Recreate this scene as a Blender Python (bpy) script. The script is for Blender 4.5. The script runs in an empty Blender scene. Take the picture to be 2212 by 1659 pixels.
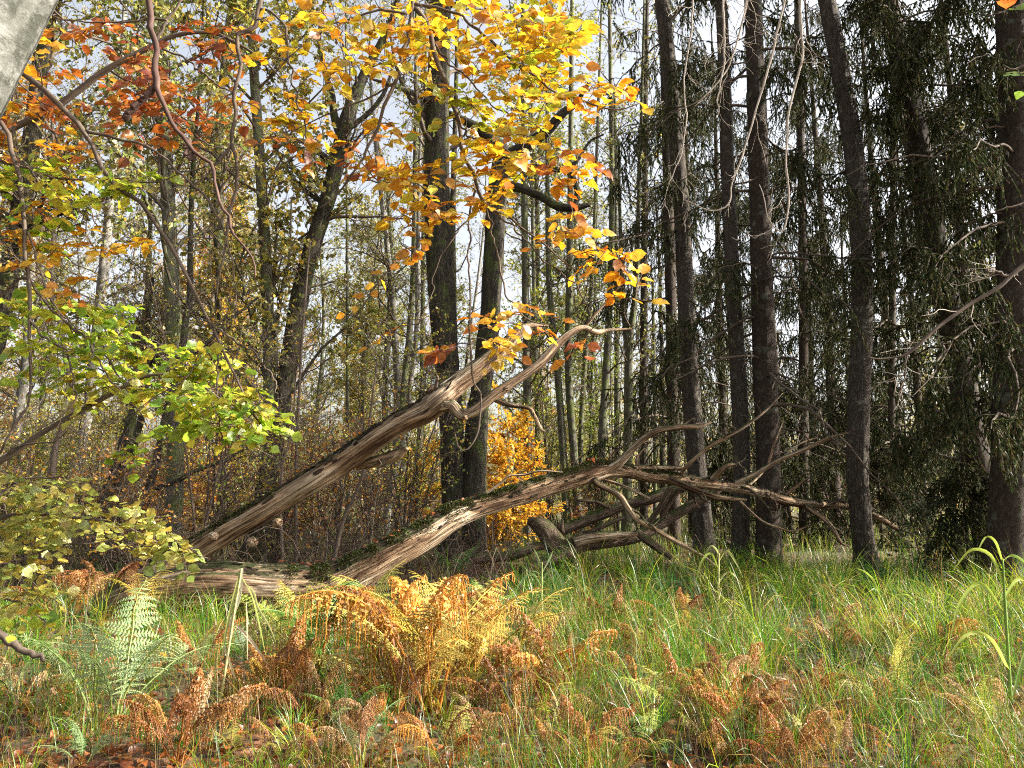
import bpy, math, random
import numpy as np
from mathutils import Vector, Matrix

# ------------------------------------------------------------------ camera, sky, sun, exposure
SC = bpy.context.scene
PITCH = math.radians(8.0)
CAM_H = 1.6
FPX = 1671.0                      # focal length in pixels of a 2212 x 1659 picture
cam_d = bpy.data.cameras.new('camera')
cam_d.sensor_width = 36.0
cam_d.lens = 36.0 * FPX / 2212.0
cam_d.clip_start = 0.05
cam_d.clip_end = 2000.0
cam = bpy.data.objects.new('camera', cam_d)
SC.collection.objects.link(cam)
cam.location = (0, 0, CAM_H)
cam.rotation_euler = (math.radians(90) + PITCH, 0, 0)
SC.camera = cam

SUN_AZ, SUN_EL = math.radians(92.0), math.radians(31.0)
world = bpy.data.worlds.new('World')
SC.world = world
world.use_nodes = True
wn = world.node_tree
sky = wn.nodes.new('ShaderNodeTexSky')
sky.sky_type = 'NISHITA'
sky.sun_disc = False
sky.sun_elevation = SUN_EL
sky.sun_rotation = SUN_AZ
sky.air_density = 1.0
sky.dust_density = 6.0
sky.ozone_density = 1.0
bg = wn.nodes['Background']
bg.inputs['Strength'].default_value = 0.145
bw = wn.nodes.new('ShaderNodeRGBToBW')
wn.links.new(sky.outputs[0], bw.inputs[0])
veil = wn.nodes.new('ShaderNodeMix'); veil.data_type = 'RGBA'      # a thin even veil of high cloud over the whole sky
veil.inputs[0].default_value = .72
wn.links.new(sky.outputs[0], veil.inputs[6]); wn.links.new(bw.outputs[0], veil.inputs[7])
wn.links.new(veil.outputs[2], bg.inputs['Color'])

sun_vec = Vector((math.sin(SUN_AZ) * math.cos(SUN_EL), math.cos(SUN_AZ) * math.cos(SUN_EL), math.sin(SUN_EL)))
sun_d = bpy.data.lights.new('sun', 'SUN')
sun_d.energy = 5.0
sun_d.angle = math.radians(0.5)
sun_d.color = (1.0, 0.93, 0.82)
sun = bpy.data.objects.new('sun', sun_d)
SC.collection.objects.link(sun)
sun.rotation_euler = sun_vec.to_track_quat('Z', 'Y').to_euler()

SC.view_settings.view_transform = 'Standard'
SC.view_settings.look = 'None'
SC.view_settings.gamma = 1.0
SC.view_settings.exposure = 1.85
SC.view_settings.use_curve_mapping = False
SC.render.engine = 'CYCLES'
SC.cycles.use_denoising = False
SC.cycles.filter_width = 1.1
SC.cycles.max_bounces = 7
SC.cycles.diffuse_bounces = 4
SC.cycles.transmission_bounces = 6
SC.cycles.glossy_bounces = 2
SC.cycles.sample_clamp_indirect = 6.0
SC.render.film_transparent = False

# ------------------------------------------------------------------ helpers
RNG = np.random.default_rng(7)
random.seed(7)
CP, SP = math.cos(PITCH), math.sin(PITCH)


def at(px, py, d):
    """the point of the place seen at (px, py) of the 2212 x 1659 photograph, d metres ahead"""
    u, v = (px - 1106.0) / FPX, (829.5 - py) / FPX
    r = np.array([u, CP - v * SP, SP + v * CP])
    p = r * (d / r[1])
    return p + np.array([0, 0, CAM_H])


def px_m(px, py, d):
    v = (829.5 - py) / FPX
    return d / (CP - v * SP) / FPX


def gh(x, y):
    x = np.asarray(x, float); y = np.asarray(y, float)
    r = np.hypot(x, y)
    f = np.clip(r / 4.0, 0, 1)
    return f * (0.07 * np.sin(x * .55 + 1.0) * np.cos(y * .41 + .3) + 0.04 * np.sin(x * 1.4 + y * .9) + 0.02 * np.sin(x * 3.1 - y * 2.3)) \
        + np.clip((r - 60) / 300, 0, 1) * 3.0


def ground_hit(px, py):
    d = 3.0
    for _ in range(40):
        p = at(px, py, d)
        if p[2] <= gh(p[0], p[1]): break
        d *= 1.05
    return p


def nrm(a):
    return a / np.maximum(np.linalg.norm(a, axis=-1, keepdims=True), 1e-9)


def _hash(ix, iy, iz, seed):
    h = (ix.astype(np.int64) * 374761393 + iy.astype(np.int64) * 668265263 + iz.astype(np.int64) * 2147483647 + seed * 974711) & 0xFFFFFFFF
    h = ((h ^ (h >> 13)) * 1274126177) & 0xFFFFFFFF
    return ((h ^ (h >> 16)) & 0xFFFF) / 65535.0


def vnoise(p, seed=0):
    i = np.floor(p); f = p - i; u = f * f * (3 - 2 * f)
    ix, iy, iz = i[..., 0], i[..., 1], i[..., 2]
    out = 0
    for a in (0, 1):
        for b in (0, 1):
            for c in (0, 1):
                w = (u[..., 0] if a else 1 - u[..., 0]) * (u[..., 1] if b else 1 - u[..., 1]) * (u[..., 2] if c else 1 - u[..., 2])
                out = out + w * _hash(ix + a, iy + b, iz + c, seed)
    return out * 2 - 1


def fbm(p, octv=3, seed=0):
    o, a, s = 0, 1.0, 0
    for k in range(octv):
        o = o + a * vnoise(p * 2 ** k, seed + k); s += a; a *= .5
    return o / s


def smooth_line(pts, n):
    """Catmull-Rom through pts (M, D), n samples"""
    p = np.asarray(pts, float)
    if len(p) == 2:
        t = np.linspace(0, 1, n)[:, None]
        return p[0] * (1 - t) + p[1] * t
    seg = np.linalg.norm(np.diff(p[:, :3], axis=0), axis=1)
    cum = np.concatenate([[0], np.cumsum(seg)])
    q = np.vstack([2 * p[0] - p[1], p, 2 * p[-1] - p[-2]])
    s = np.linspace(0, cum[-1], n)
    k = np.clip(np.searchsorted(cum, s, side='right') - 1, 0, len(p) - 2)
    t = ((s - cum[k]) / np.maximum(seg[k], 1e-9))[:, None]
    p0, p1, p2, p3 = q[k], q[k + 1], q[k + 2], q[k + 3]
    return .5 * (2 * p1 + (p2 - p0) * t + (2 * p0 - 5 * p1 + 4 * p2 - p3) * t ** 2 + (3 * p1 - p0 - 3 * p2 + p3) * t ** 3)


class MB:
    def __init__(self):
        self.v, self.g, self.t, self.q3, self.q4, self.n = [], [], [], [], [], 0

    def add(self, V, F, tint=(1, 1, 1), grain=None, mat=0):
        V = np.asarray(V, float).reshape(-1, 3)
        n = len(V)
        self.v.append(V)
        self.g.append(np.zeros((n, 3)) if grain is None else np.asarray(grain, float).reshape(-1, 3))
        t = np.asarray(tint, float)
        self.t.append(np.broadcast_to(t, (n, 3)) if t.ndim == 1 else t.reshape(-1, 3))
        for f in F:
            f = np.asarray(f, np.int64)
            if len(f) == 0: continue
            (self.q3 if f.shape[1] == 3 else self.q4).append((f + self.n, mat))
        self.n += n

    def tubes(self, P, R, sides=6, tint=(1, 1, 1), mat=0, disp=None, cap=True, twist=0.0):
        P = np.asarray(P, float); R = np.asarray(R, float)
        if P.ndim == 2: P, R = P[None], R[None]
        K, N, _ = P.shape
        T = nrm(np.gradient(P, axis=1))
        d = np.abs(P[:, -1] - P[:, 0])
        ref = np.eye(3)[np.argmin(d, axis=1)][:, None, :]
        n = nrm(ref - (ref * T).sum(-1, keepdims=True) * T)
        b = np.cross(T, n)
        a = np.arange(sides) / sides * 2 * math.pi
        ca, sa = np.cos(a), np.sin(a)
        L = np.concatenate([np.zeros((K, 1)), np.cumsum(np.linalg.norm(np.diff(P, axis=1), axis=2), axis=1)], axis=1)
        RR = np.broadcast_to(R[:, :, None], (K, N, sides)).copy()
        if disp is not None:
            r0 = RR.mean(axis=(1, 2), keepdims=True)
            gp = np.stack([ca[None, None] * r0 + 0 * RR, sa[None, None] * r0 + 0 * RR, L[:, :, None] + 0 * RR], -1)
            RR = RR * disp(gp, RR)
        V = P[:, :, None] + RR[..., None] * (ca[None, None, :, None] * n[:, :, None] + sa[None, None, :, None] * b[:, :, None])
        off = RNG.uniform(-50, 50, (K, 1, 1, 3)) * np.array([.1, .1, 1])
        G = np.stack([R[:, :, None] * ca, R[:, :, None] * sa, L[:, :, None] + 0 * ca], -1) + off
        idx = np.arange(K * N * sides).reshape(K, N, sides)
        nx = np.roll(idx, -1, axis=2)
        F = np.stack([idx[:, :-1], nx[:, :-1], nx[:, 1:], idx[:, 1:]], -1).reshape(-1, 4)
        t = np.asarray(tint, float)
        if t.ndim == 2: t = np.repeat(t, N * sides, axis=0)
        faces = [F]
        V = V.reshape(-1, 3); G = G.reshape(-1, 3)
        if cap:
            e0 = P[:, 0]; e1 = P[:, -1]
            c0 = K * N * sides + np.arange(K); c1 = c0 + K
            V = np.vstack([V, e0, e1])
            G = np.vstack([G, off.reshape(K, 3), off.reshape(K, 3) + np.stack([0 * L[:, -1], 0 * L[:, -1], L[:, -1]], -1)])
            if t.ndim == 2: t = np.vstack([t, t[::N * sides][:K], t[::N * sides][:K]])
            faces.append(np.stack([np.broadcast_to(c0[:, None], (K, sides)), nx[:, 0], idx[:, 0]], -1).reshape(-1, 3))
            faces.append(np.stack([np.broadcast_to(c1[:, None], (K, sides)), idx[:, -1], nx[:, -1]], -1).reshape(-1, 3))
        self.add(V, faces, t, G, mat)

    def scatter(self, tmpl, pos, M, scale, tint, mat=0):
        tv, tf = tmpl
        K, n = len(pos), len(tv)
        if K == 0: return
        sc = np.asarray(scale, float)
        if sc.ndim == 0: sc = np.full(K, float(sc))
        lv = tv[None] * (sc[:, None, None] if sc.ndim == 1 else sc[:, None, :])
        V = np.einsum('kij,kvj->kvi', M, lv) + pos[:, None]
        G = np.broadcast_to(tv[None], (K, n, 3))
        t = np.asarray(tint, float)
        t = np.broadcast_to(t, (K, n, 3)) if t.ndim == 1 else np.broadcast_to(t[:, None], (K, n, 3))
        off = (np.arange(K) * n)[:, None, None]
        self.add(V, [(off + f[None]).reshape(-1, f.shape[1]) for f in tf], t.reshape(-1, 3), G, mat)

    def mesh(self, name, mats, smooth=True):
        me = bpy.data.meshes.new(name)
        V = np.concatenate(self.v); n = len(V)
        me.vertices.add(n)
        me.vertices.foreach_set('co', V.astype(np.float32).ravel())
        li, st, mi, p = [], [], [], 0
        for lst, k in ((self.q3, 3), (self.q4, 4)):
            for f, m in lst:
                li.append(f.ravel()); st.append(p + np.arange(len(f)) * k); p += len(f) * k
                mi.append(np.full(len(f), m))
        li = np.concatenate(li); st = np.concatenate(st); mi = np.concatenate(mi)
        me.loops.add(len(li)); me.loops.foreach_set('vertex_index', li.astype(np.int32))
        me.polygons.add(len(st)); me.polygons.foreach_set('loop_start', st.astype(np.int32))
        for m in (mats if isinstance(mats, (list, tuple)) else [mats]): me.materials.append(m)
        me.polygons.foreach_set('material_index', mi.astype(np.int32))
        me.polygons.foreach_set('use_smooth', np.full(len(st), smooth))
        a = me.attributes.new('tint', 'FLOAT_COLOR', 'POINT')
        a.data.foreach_set('color', np.hstack([np.concatenate(self.t), np.ones((n, 1))]).astype(np.float32).ravel())
        a = me.attributes.new('grain', 'FLOAT_VECTOR', 'POINT')
        a.data.foreach_set('vector', np.concatenate(self.g).astype(np.float32).ravel())
        me.update(calc_edges=True)
        return me

    def build(self, name, mats, parent=None, smooth=True, kind=None):
        return link(name, self.mesh(name, mats, smooth), parent, kind)


def link(name, me, parent=None, kind=None):
    o = bpy.data.objects.new(name, me)
    SC.collection.objects.link(o)
    if parent is not None:
        o.parent = parent
        o.matrix_parent_inverse = Matrix.Translation(-Vector(parent.location))   # things stand unrotated when their parts are built in place
    if kind: o['kind'] = kind
    return o


def thing(name, label, cat, loc=(0, 0, 0), group=None):
    o = bpy.data.objects.new(name, None)
    o.empty_display_size = .2
    SC.collection.objects.link(o)
    o.location = [float(c) for c in loc]
    o['label'] = label; o['category'] = cat
    if group: o['group'] = group
    return o


def copy_thing(root, loc, rz, scale=1.0, label=None, group=None):
    r = root.copy(); SC.collection.objects.link(r)
    r.location = [float(c) for c in loc]; r.rotation_euler = (0, 0, rz); r.scale = (scale,) * 3
    if label: r['label'] = label
    if group: r['group'] = group
    for ch in root.children:
        c = ch.copy(); SC.collection.objects.link(c); c.parent = r
    return r


# ------------------------------------------------------------------ materials
def _new(name):
    m = bpy.data.materials.new(name); m.use_nodes = True
    nt = m.node_tree; nt.nodes.clear()
    return m, nt, lambda t, **k: _node(nt, t, k)


def _node(nt, t, k):
    n = nt.nodes.new(t)
    for a, b in k.items():
        if a in n.inputs: n.inputs[a].default_value = b
        else: setattr(n, a, b)
    return n


def ramp(nt, pairs):
    n = nt.nodes.new('ShaderNodeValToRGB')
    e = n.color_ramp.elements
    while len(e) < len(pairs): e.new(.5)
    for x, (p, c) in zip(e, pairs):
        x.position = p; x.color = (*c, 1) if len(c) == 3 else c
    return n


def mixrgb(nt, typ, fac, a, b):
    n = nt.nodes.new('ShaderNodeMix'); n.data_type = 'RGBA'; n.blend_type = typ
    for s, v in ((n.inputs[0], fac), (n.inputs[6], a), (n.inputs[7], b)):
        if hasattr(v, 'is_linked'): nt.links.new(v, s)
        else: s.default_value = v if isinstance(v, float) else (*v, 1)
    return n.outputs[2]


def mat_leaf(name, trans=.5, rough=.45, veins=True, spec=.05):
    m, nt, N = _new(name)
    tint = N('ShaderNodeAttribute', attribute_name='tint')
    oi = N('ShaderNodeObjectInfo')
    col = mixrgb(nt, 'MULTIPLY', 1.0, tint.outputs[0], oi.outputs['Color'])
    if veins:
        g = N('ShaderNodeAttribute', attribute_name='grain')
        sep = N('ShaderNodeSeparateXYZ'); nt.links.new(g.outputs['Vector'], sep.inputs[0])
        ab = N('ShaderNodeMath', operation='ABSOLUTE'); nt.links.new(sep.outputs[0], ab.inputs[0])
        ma = N('ShaderNodeMath', operation='MULTIPLY_ADD'); nt.links.new(ab.outputs[0], ma.inputs[0]); ma.inputs[1].default_value = -.75
        nt.links.new(sep.outputs[1], ma.inputs[2])
        fr = N('ShaderNodeMath', operation='MULTIPLY'); nt.links.new(ma.outputs[0], fr.inputs[0]); fr.inputs[1].default_value = 58.0
        si = N('ShaderNodeMath', operation='SINE'); nt.links.new(fr.outputs[0], si.inputs[0])
        r1 = ramp(nt, [(.0, (.72, .66, .6)), (.55, (1, 1, 1))])
        mp = N('ShaderNodeMath', operation='MULTIPLY_ADD'); nt.links.new(si.outputs[0], mp.inputs[0]); mp.inputs[1].default_value = .5; mp.inputs[2].default_value = .5
        nt.links.new(mp.outputs[0], r1.inputs[0])
        col = mixrgb(nt, 'MULTIPLY', 1.0, col, r1.outputs[0])
        geo = N('ShaderNodeNewGeometry')
        nz = N('ShaderNodeTexNoise', Scale=45.0, Detail=3.0); nt.links.new(geo.outputs['Position'], nz.inputs['Vector'])
        r2 = ramp(nt, [(.3, (.62, .5, .4)), (.55, (1, 1, 1))]); nt.links.new(nz.outputs[0], r2.inputs[0])
        col = mixrgb(nt, 'MULTIPLY', 1.0, col, r2.outputs[0])
    di = N('ShaderNodeBsdfDiffuse'); tr = N('ShaderNodeBsdfTranslucent'); gl = N('ShaderNodeBsdfGlossy', Roughness=rough)
    nt.links.new(col, di.inputs[0]); nt.links.new(col, tr.inputs[0])
    mx = N('ShaderNodeMixShader'); mx.inputs[0].default_value = trans
    nt.links.new(di.outputs[0], mx.inputs[1]); nt.links.new(tr.outputs[0], mx.inputs[2])
    m2 = N('ShaderNodeMixShader'); m2.inputs[0].default_value = spec
    nt.links.new(mx.outputs[0], m2.inputs[1]); nt.links.new(gl.outputs[0], m2.inputs[2])
    out = N('ShaderNodeOutputMaterial'); nt.links.new(m2.outputs[0], out.inputs[0])
    return m


def mat_wood(name, cols, sxy=14.0, sz=1.2, bump=.6, dist=.02, patch=None, patch_amt=.5, patch_scale=3.0, rough=.85, moss_top=None, cracks=True, zones=False):
    """cols: list of (pos, colour) for the streaks along the grain; patch: a second colour in blotches"""
    m, nt, N = _new(name)
    g = N('ShaderNodeAttribute', attribute_name='grain')
    tint = N('ShaderNodeAttribute', attribute_name='tint')
    mp = N('ShaderNodeMapping'); mp.inputs['Scale'].default_value = (sxy, sxy, sz)
    nt.links.new(g.outputs['Vector'], mp.inputs[0])
    n1 = N('ShaderNodeTexNoise', Scale=1.0, Detail=7.0, Roughness=.65, Distortion=.4); nt.links.new(mp.outputs[0], n1.inputs['Vector'])
    r1 = ramp(nt, cols); nt.links.new(n1.outputs[0], r1.inputs[0])
    col = r1.outputs[0]
    h = n1.outputs[0]
    if zones:
        mz = N('ShaderNodeMapping'); mz.inputs['Scale'].default_value = (4.5, 4.5, .9)
        nt.links.new(g.outputs['Vector'], mz.inputs[0])
        nz = N('ShaderNodeTexNoise', Scale=1.0, Detail=5.0, Roughness=.6); nt.links.new(mz.outputs[0], nz.inputs['Vector'])
        rz = ramp(nt, [(.36, (.34, .24, .18)), (.47, (1, .87, .74)), (.6, (1.35, 1.4, 1.4))]); nt.links.new(nz.outputs[0], rz.inputs[0])
        col = mixrgb(nt, 'MULTIPLY', 1.0, col, rz.outputs[0])
        mk = N('ShaderNodeMapping'); mk.inputs['Scale'].default_value = (58, 58, 2.2)
        nt.links.new(g.outputs['Vector'], mk.inputs[0])
        nk = N('ShaderNodeTexNoise', Scale=1.0, Detail=3.0, Roughness=.6); nt.links.new(mk.outputs[0], nk.inputs['Vector'])
        rk = ramp(nt, [(.35, (.12, .09, .07)), (.45, (1, 1, 1))]); nt.links.new(nk.outputs[0], rk.inputs[0])
        col = mixrgb(nt, 'MULTIPLY', .9, col, rk.outputs[0])
        hm = N('ShaderNodeMath', operation='MULTIPLY'); nt.links.new(rk.outputs[0], hm.inputs[0]); nt.links.new(n1.outputs[0], hm.inputs[1])
        h = hm.outputs[0]
    if cracks and not zones:
        mp2 = N('ShaderNodeMapping'); mp2.inputs['Scale'].default_value = (sxy * 2.2, sxy * 2.2, sz * 2.6)
        nt.links.new(g.outputs['Vector'], mp2.inputs[0])
        vo = N('ShaderNodeTexVoronoi', feature='DISTANCE_TO_EDGE', Scale=1.0); nt.links.new(mp2.outputs[0], vo.inputs['Vector'])
        rc = ramp(nt, [(0, (.35, .32, .3)), (.16, (1, 1, 1))]); nt.links.new(vo.outputs[0], rc.inputs[0])
        col = mixrgb(nt, 'MULTIPLY', .8, col, rc.outputs[0])
        mm = N('ShaderNodeMath', operation='MULTIPLY'); nt.links.new(rc.outputs[0], mm.inputs[0]); nt.links.new(n1.outputs[0], mm.inputs[1])
        h = mm.outputs[0] if not zones else h
    if patch:
        geo = N('ShaderNodeNewGeometry')
        n2 = N('ShaderNodeTexNoise', Scale=patch_scale, Detail=6.0, Roughness=.7); nt.links.new(geo.outputs['Position'], n2.inputs['Vector'])
        r2 = ramp(nt, [(.62 - patch_amt * .35, (0, 0, 0)), (.72 - patch_amt * .3, (1, 1, 1))]); nt.links.new(n2.outputs[0], r2.inputs[0])
        fac = r2.outputs[0]
        if moss_top is not None:
            sp = N('ShaderNodeSeparateXYZ'); nt.links.new(geo.outputs['Normal'], sp.inputs[0])
            r3 = ramp(nt, [(moss_top, (0, 0, 0)), (moss_top + .35, (1, 1, 1))]); nt.links.new(sp.outputs[2], r3.inputs[0])
            mu = N('ShaderNodeMath', operation='MULTIPLY'); nt.links.new(r3.outputs[0], mu.inputs[0]); nt.links.new(r2.outputs[0], mu.inputs[1])
            fac = mu.outputs[0]
        col = mixrgb(nt, 'MIX', fac, col, patch)
    col = mixrgb(nt, 'MULTIPLY', 1.0, col, tint.outputs[0])
    b = N('ShaderNodeBump', Strength=bump, Distance=dist); nt.links.new(h, b.inputs['Height'])
    p = N('ShaderNodeBsdfPrincipled', Roughness=rough); p.inputs['Specular IOR Level'].default_value = .2
    nt.links.new(col, p.inputs['Base Color']); nt.links.new(b.outputs[0], p.inputs['Normal'])
    out = N('ShaderNodeOutputMaterial'); nt.links.new(p.outputs[0], out.inputs[0])
    return m


def mat_ground():
    m, nt, N = _new('leafy_soil')
    geo = N('ShaderNodeNewGeometry')
    vo = N('ShaderNodeTexVoronoi', Scale=16.0, Randomness=1.0); nt.links.new(geo.outputs['Position'], vo.inputs['Vector'])
    r = ramp(nt, [(0, (.015, .009, .005)), (.35, (.06, .026, .01)), (.6, (.1, .04, .013)), (.85, (.13, .06, .024)), (1, (.03, .017, .009))])
    sp = N('ShaderNodeSeparateColor'); nt.links.new(vo.outputs['Color'], sp.inputs[0]); nt.links.new(sp.outputs[0], r.inputs[0])
    n = N('ShaderNodeTexNoise', Scale=.35, Detail=5.0); nt.links.new(geo.outputs['Position'], n.inputs['Vector'])
    r2 = ramp(nt, [(.42, (0, 0, 0)), (.6, (1, 1, 1))]); nt.links.new(n.outputs[0], r2.inputs[0])
    n3 = N('ShaderNodeTexNoise', Scale=9.0, Detail=6.0); nt.links.new(geo.outputs['Position'], n3.inputs['Vector'])
    r3 = ramp(nt, [(.3, (.012, .018, .004)), (.7, (.05, .065, .014))]); nt.links.new(n3.outputs[0], r3.inputs[0])
    mu = N('ShaderNodeMath', operation='MULTIPLY'); nt.links.new(r2.outputs[0], mu.inputs[0]); mu.inputs[1].default_value = .7
    col = mixrgb(nt, 'MIX', mu.outputs[0], r.outputs[0], r3.outputs[0])
    b = N('ShaderNodeBump', Strength=.8, Distance=.03); nt.links.new(vo.outputs['Distance'], b.inputs['Height'])
    p = N('ShaderNodeBsdfPrincipled', Roughness=.9)
    nt.links.new(col, p.inputs['Base Color']); nt.links.new(b.outputs[0], p.inputs['Normal'])
    out = N('ShaderNodeOutputMaterial'); nt.links.new(p.outputs[0], out.inputs[0])
    return m


M_LEAF = mat_leaf('leaf_blade', .6)
M_FOL = mat_leaf('distant_leaf', .5, veins=False)
M_NEEDLE = mat_leaf('spruce_needle', .3, veins=False, spec=.012)
M_GRASS = mat_leaf('grass_blade', .5, rough=.35, veins=False, spec=.025)
M_FERN = mat_leaf('fern_leaflet', .45, rough=.5, veins=False, spec=.04)
M_BARK = mat_wood('dark_fissured_bark', [(.3, (.014, .011, .008)), (.5, (.045, .037, .026)), (.7, (.105, .09, .065))], 16, 2.2, 1.0, .03, patch=(.06, .075, .018), patch_amt=.32, patch_scale=2.5)
M_ALDER = mat_wood('grey_green_bark', [(.3, (.05, .045, .032)), (.5, (.11, .105, .075)), (.72, (.22, .21, .155))], 18, 2.5, .7, .02, patch=(.11, .13, .045), patch_amt=.4, patch_scale=2.0)
M_RIGHT = mat_wood('grey_brown_ridged_bark', [(.3, (.026, .02, .015)), (.5, (.075, .06, .046)), (.72, (.16, .135, .105))], 30, 6.5, 1.0, .03, patch=(.2, .2, .16), patch_amt=.12, patch_scale=6.0)
M_SPRUCE = mat_wood('scaly_spruce_bark', [(.3, (.018, .012, .009)), (.5, (.05, .034, .024)), (.7, (.1, .075, .055))], 30, 12, .8, .02, patch=(.1, .11, .08), patch_amt=.2, patch_scale=4.0)
M_BIRCH = mat_wood('pale_bark', [(.3, (.07, .065, .055)), (.5, (.19, .18, .155)), (.7, (.36, .34, .3))], 10, 3.5, .5, .015, patch=(.08, .075, .06), patch_amt=.3, patch_scale=3.0)
M_BEECH = mat_wood('smooth_grey_shaded_beech_bark', [(.3, (.05, .05, .042)), (.5, (.11, .11, .095)), (.7, (.21, .21, .19))], 14, 22, .8, .01, patch=(.045, .047, .036), patch_amt=.45, patch_scale=11, cracks=False)  # tones below real beech bark: the shade on the near trunk is in the colour
M_TWIG = mat_wood('brown_twig_bark', [(.3, (.05, .035, .026)), (.55, (.1, .075, .055)), (.75, (.18, .14, .11))], 60, 12, .4, .004, cracks=False)
M_PALE = mat_wood('pale_bare_twig', [(.3, (.22, .18, .14)), (.6, (.4, .35, .29)), (.8, (.55, .5, .44))], 60, 12, .3, .003, cracks=False)
M_PURPLE = mat_wood('purple_brown_twig', [(.3, (.04, .022, .018)), (.6, (.085, .05, .038)), (.8, (.15, .1, .078))], 60, 12, .4, .004, cracks=False)
M_DEAD = mat_wood('weathered_bare_wood', [(.3, (.02, .013, .009)), (.41, (.09, .06, .038)), (.49, (.19, .135, .088)), (.57, (.3, .23, .16)), (.7, (.46, .4, .31))], 34, 1.1, 1.0, .02, patch=(.028, .034, .01), patch_amt=.8, patch_scale=9.0, moss_top=.42, zones=True)
M_DEADDARK = mat_wood('dark_rotting_wood', [(.28, (.03, .02, .014)), (.45, (.085, .055, .036)), (.6, (.17, .12, .085)), (.74, (.3, .24, .18))], 24, 1.5, 1.0, .03, patch=(.05, .06, .016), patch_amt=.6, patch_scale=5.0, moss_top=.2)
M_MOSS = mat_leaf('moss_sprig', .3, veins=False, spec=.02)
M_STEM = mat_wood('plant_stem', [(.3, (.6, .6, .6)), (.7, (1, 1, 1))], 60, 8, .2, .003, cracks=False)
M_GROUND = mat_ground()

# ------------------------------------------------------------------ templates
def leaf_template(w=.36, wav=.03, fold=.1, serr=0):
    ts = np.array([0, .1, .25, .42, .6, .78, .92, 1.0])
    ws = np.array([0, .52, .9, 1.0, .86, .52, .17, 0]) * w
    mid = np.stack([0 * ts, ts, -.10 * (ts - .3) ** 2], -1)
    V = list(mid)
    L, R = [], []
    for i in range(1, 7):
        z = ws[i] * fold * 2 + (wav if i % 2 else -wav)
        e = 1 + (serr if i % 2 else -serr)
        L.append(len(V)); V.append((-ws[i] * e, ts[i], mid[i, 2] + z))
        R.append(len(V)); V.append((ws[i] * e, ts[i] + .01, mid[i, 2] + z))
    F = []
    F += [(0, 1, L[0]), (0, R[0], 1), (7, L[5], 6), (7, 6, R[5])]
    for i in range(5):
        a, b = i + 1, i + 2
        F += [(a, b, L[i + 1]), (a, L[i + 1], L[i]), (a, R[i], R[i + 1]), (a, R[i + 1], b)]
    k = len(V)
    V += [(-.012, 0, 0), (.012, 0, 0), (0, -.22, .02)]
    F += [(k, k + 2, k + 1)]
    return np.array(V, float), [np.array(F)]


T_BEECH = leaf_template(.34, .025, .10)
T_HAZEL = leaf_template(.46, .035, .05, .05)
T_DIA = (np.array([(0, 0, 0), (-.36, .5, .06), (0, 1, 0), (.36, .5, .06)], float), [np.array([(0, 2, 1), (0, 3, 2)])])
T_TRI = (np.array([(-.12, 0, 0), (.12, 0, 0), (0, 1, 0)], float), [np.array([(0, 1, 2)])])
T_LOZ = (np.array([(0, 0, 0), (-.16, .4, .0), (0, 1, 0), (.16, .4, 0)], float), [np.array([(0, 2, 1), (0, 3, 2)])])


def frames(d, nrm_hint):
    """matrices whose y is d and z is near nrm_hint"""
    y = nrm(d); z = nrm(nrm_hint - (nrm_hint * y).sum(-1, keepdims=True) * y)
    x = np.cross(y, z)
    return np.stack([x, y, z], -1)


def rand_dir(n, rng=None):
    v = (rng or RNG).normal(size=(n, 3))
    return nrm(v)


def pal(colors, n, jitter=.18, weights=None, rng=None):
    r = rng or RNG
    c = np.array(colors, float)
    w = None if weights is None else np.array(weights, float) / np.sum(weights)
    k = r.choice(len(c), n, p=w)
    return np.clip(c[k] * (1 + r.normal(0, jitter, (n, 1))) * (1 + r.normal(0, jitter * .35, (n, 3))), .004, .95)


GOLD = [(.62, .34, .015), (.66, .42, .02), (.55, .22, .012), (.46, .13, .01), (.42, .42, .03)]
RUST = [(.36, .085, .015), (.42, .13, .02), (.3, .06, .015), (.5, .2, .02)]
LIME = [(.32, .48, .035), (.42, .54, .045), (.55, .55, .05), (.22, .38, .035), (.62, .54, .06)]
FARGREEN = [(.2, .22, .05), (.28, .27, .05), (.14, .17, .04), (.34, .28, .05)]
FARGOLD = [(.55, .34, .03), (.45, .22, .025), (.38, .13, .02), (.5, .4, .05)]
SPRUCEC = [(.022, .034, .01), (.036, .046, .012), (.06, .06, .016), (.075, .05, .018)]


def children(P, R, m, length, ang, up, N2, rng, t0=.15, t1=.98, rf=.5, wob=.25, rmin=.002, lentaper=.6):
    """m side shoots on each of the K lines P"""
    K, N, _ = P.shape
    t = np.sort(rng.uniform(t0, t1, (K, m)), axis=1) * (N - 1)
    k = np.clip(t.astype(int), 0, N - 2); f = (t - k)[..., None]
    ar = np.arange(K)[:, None]
    st = P[ar, k] * (1 - f) + P[ar, k + 1] * f
    tan = nrm(P[ar, k + 1] - P[ar, k])
    r0 = (R[ar, k] * (1 - f[..., 0]) + R[ar, k + 1] * f[..., 0]) * rf
    q = nrm(rng.normal(size=st.shape)); q = nrm(q - (q * tan).sum(-1, keepdims=True) * tan)
    a = ang * rng.uniform(.7, 1.3, (K, m, 1))
    d = nrm(tan * np.cos(a) + q * np.sin(a) + np.array([0, 0, 1]) * up)
    L = length * rng.uniform(.55, 1.25, (K, m)) * (1 - lentaper * (t / (N - 1)))
    d = d.reshape(-1, 3); st = st.reshape(-1, 3); L = L.ravel(); r0 = r0.ravel()
    pts = [st]
    cur = d
    for i in range(N2 - 1):
        cur = nrm(cur + rng.normal(0, wob, cur.shape))
        pts.append(pts[-1] + cur * (L / (N2 - 1))[:, None])
    P2 = np.stack(pts, 1)
    R2 = np.maximum(r0[:, None] * np.linspace(1, .3, N2)[None], rmin)
    return P2, R2


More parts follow.
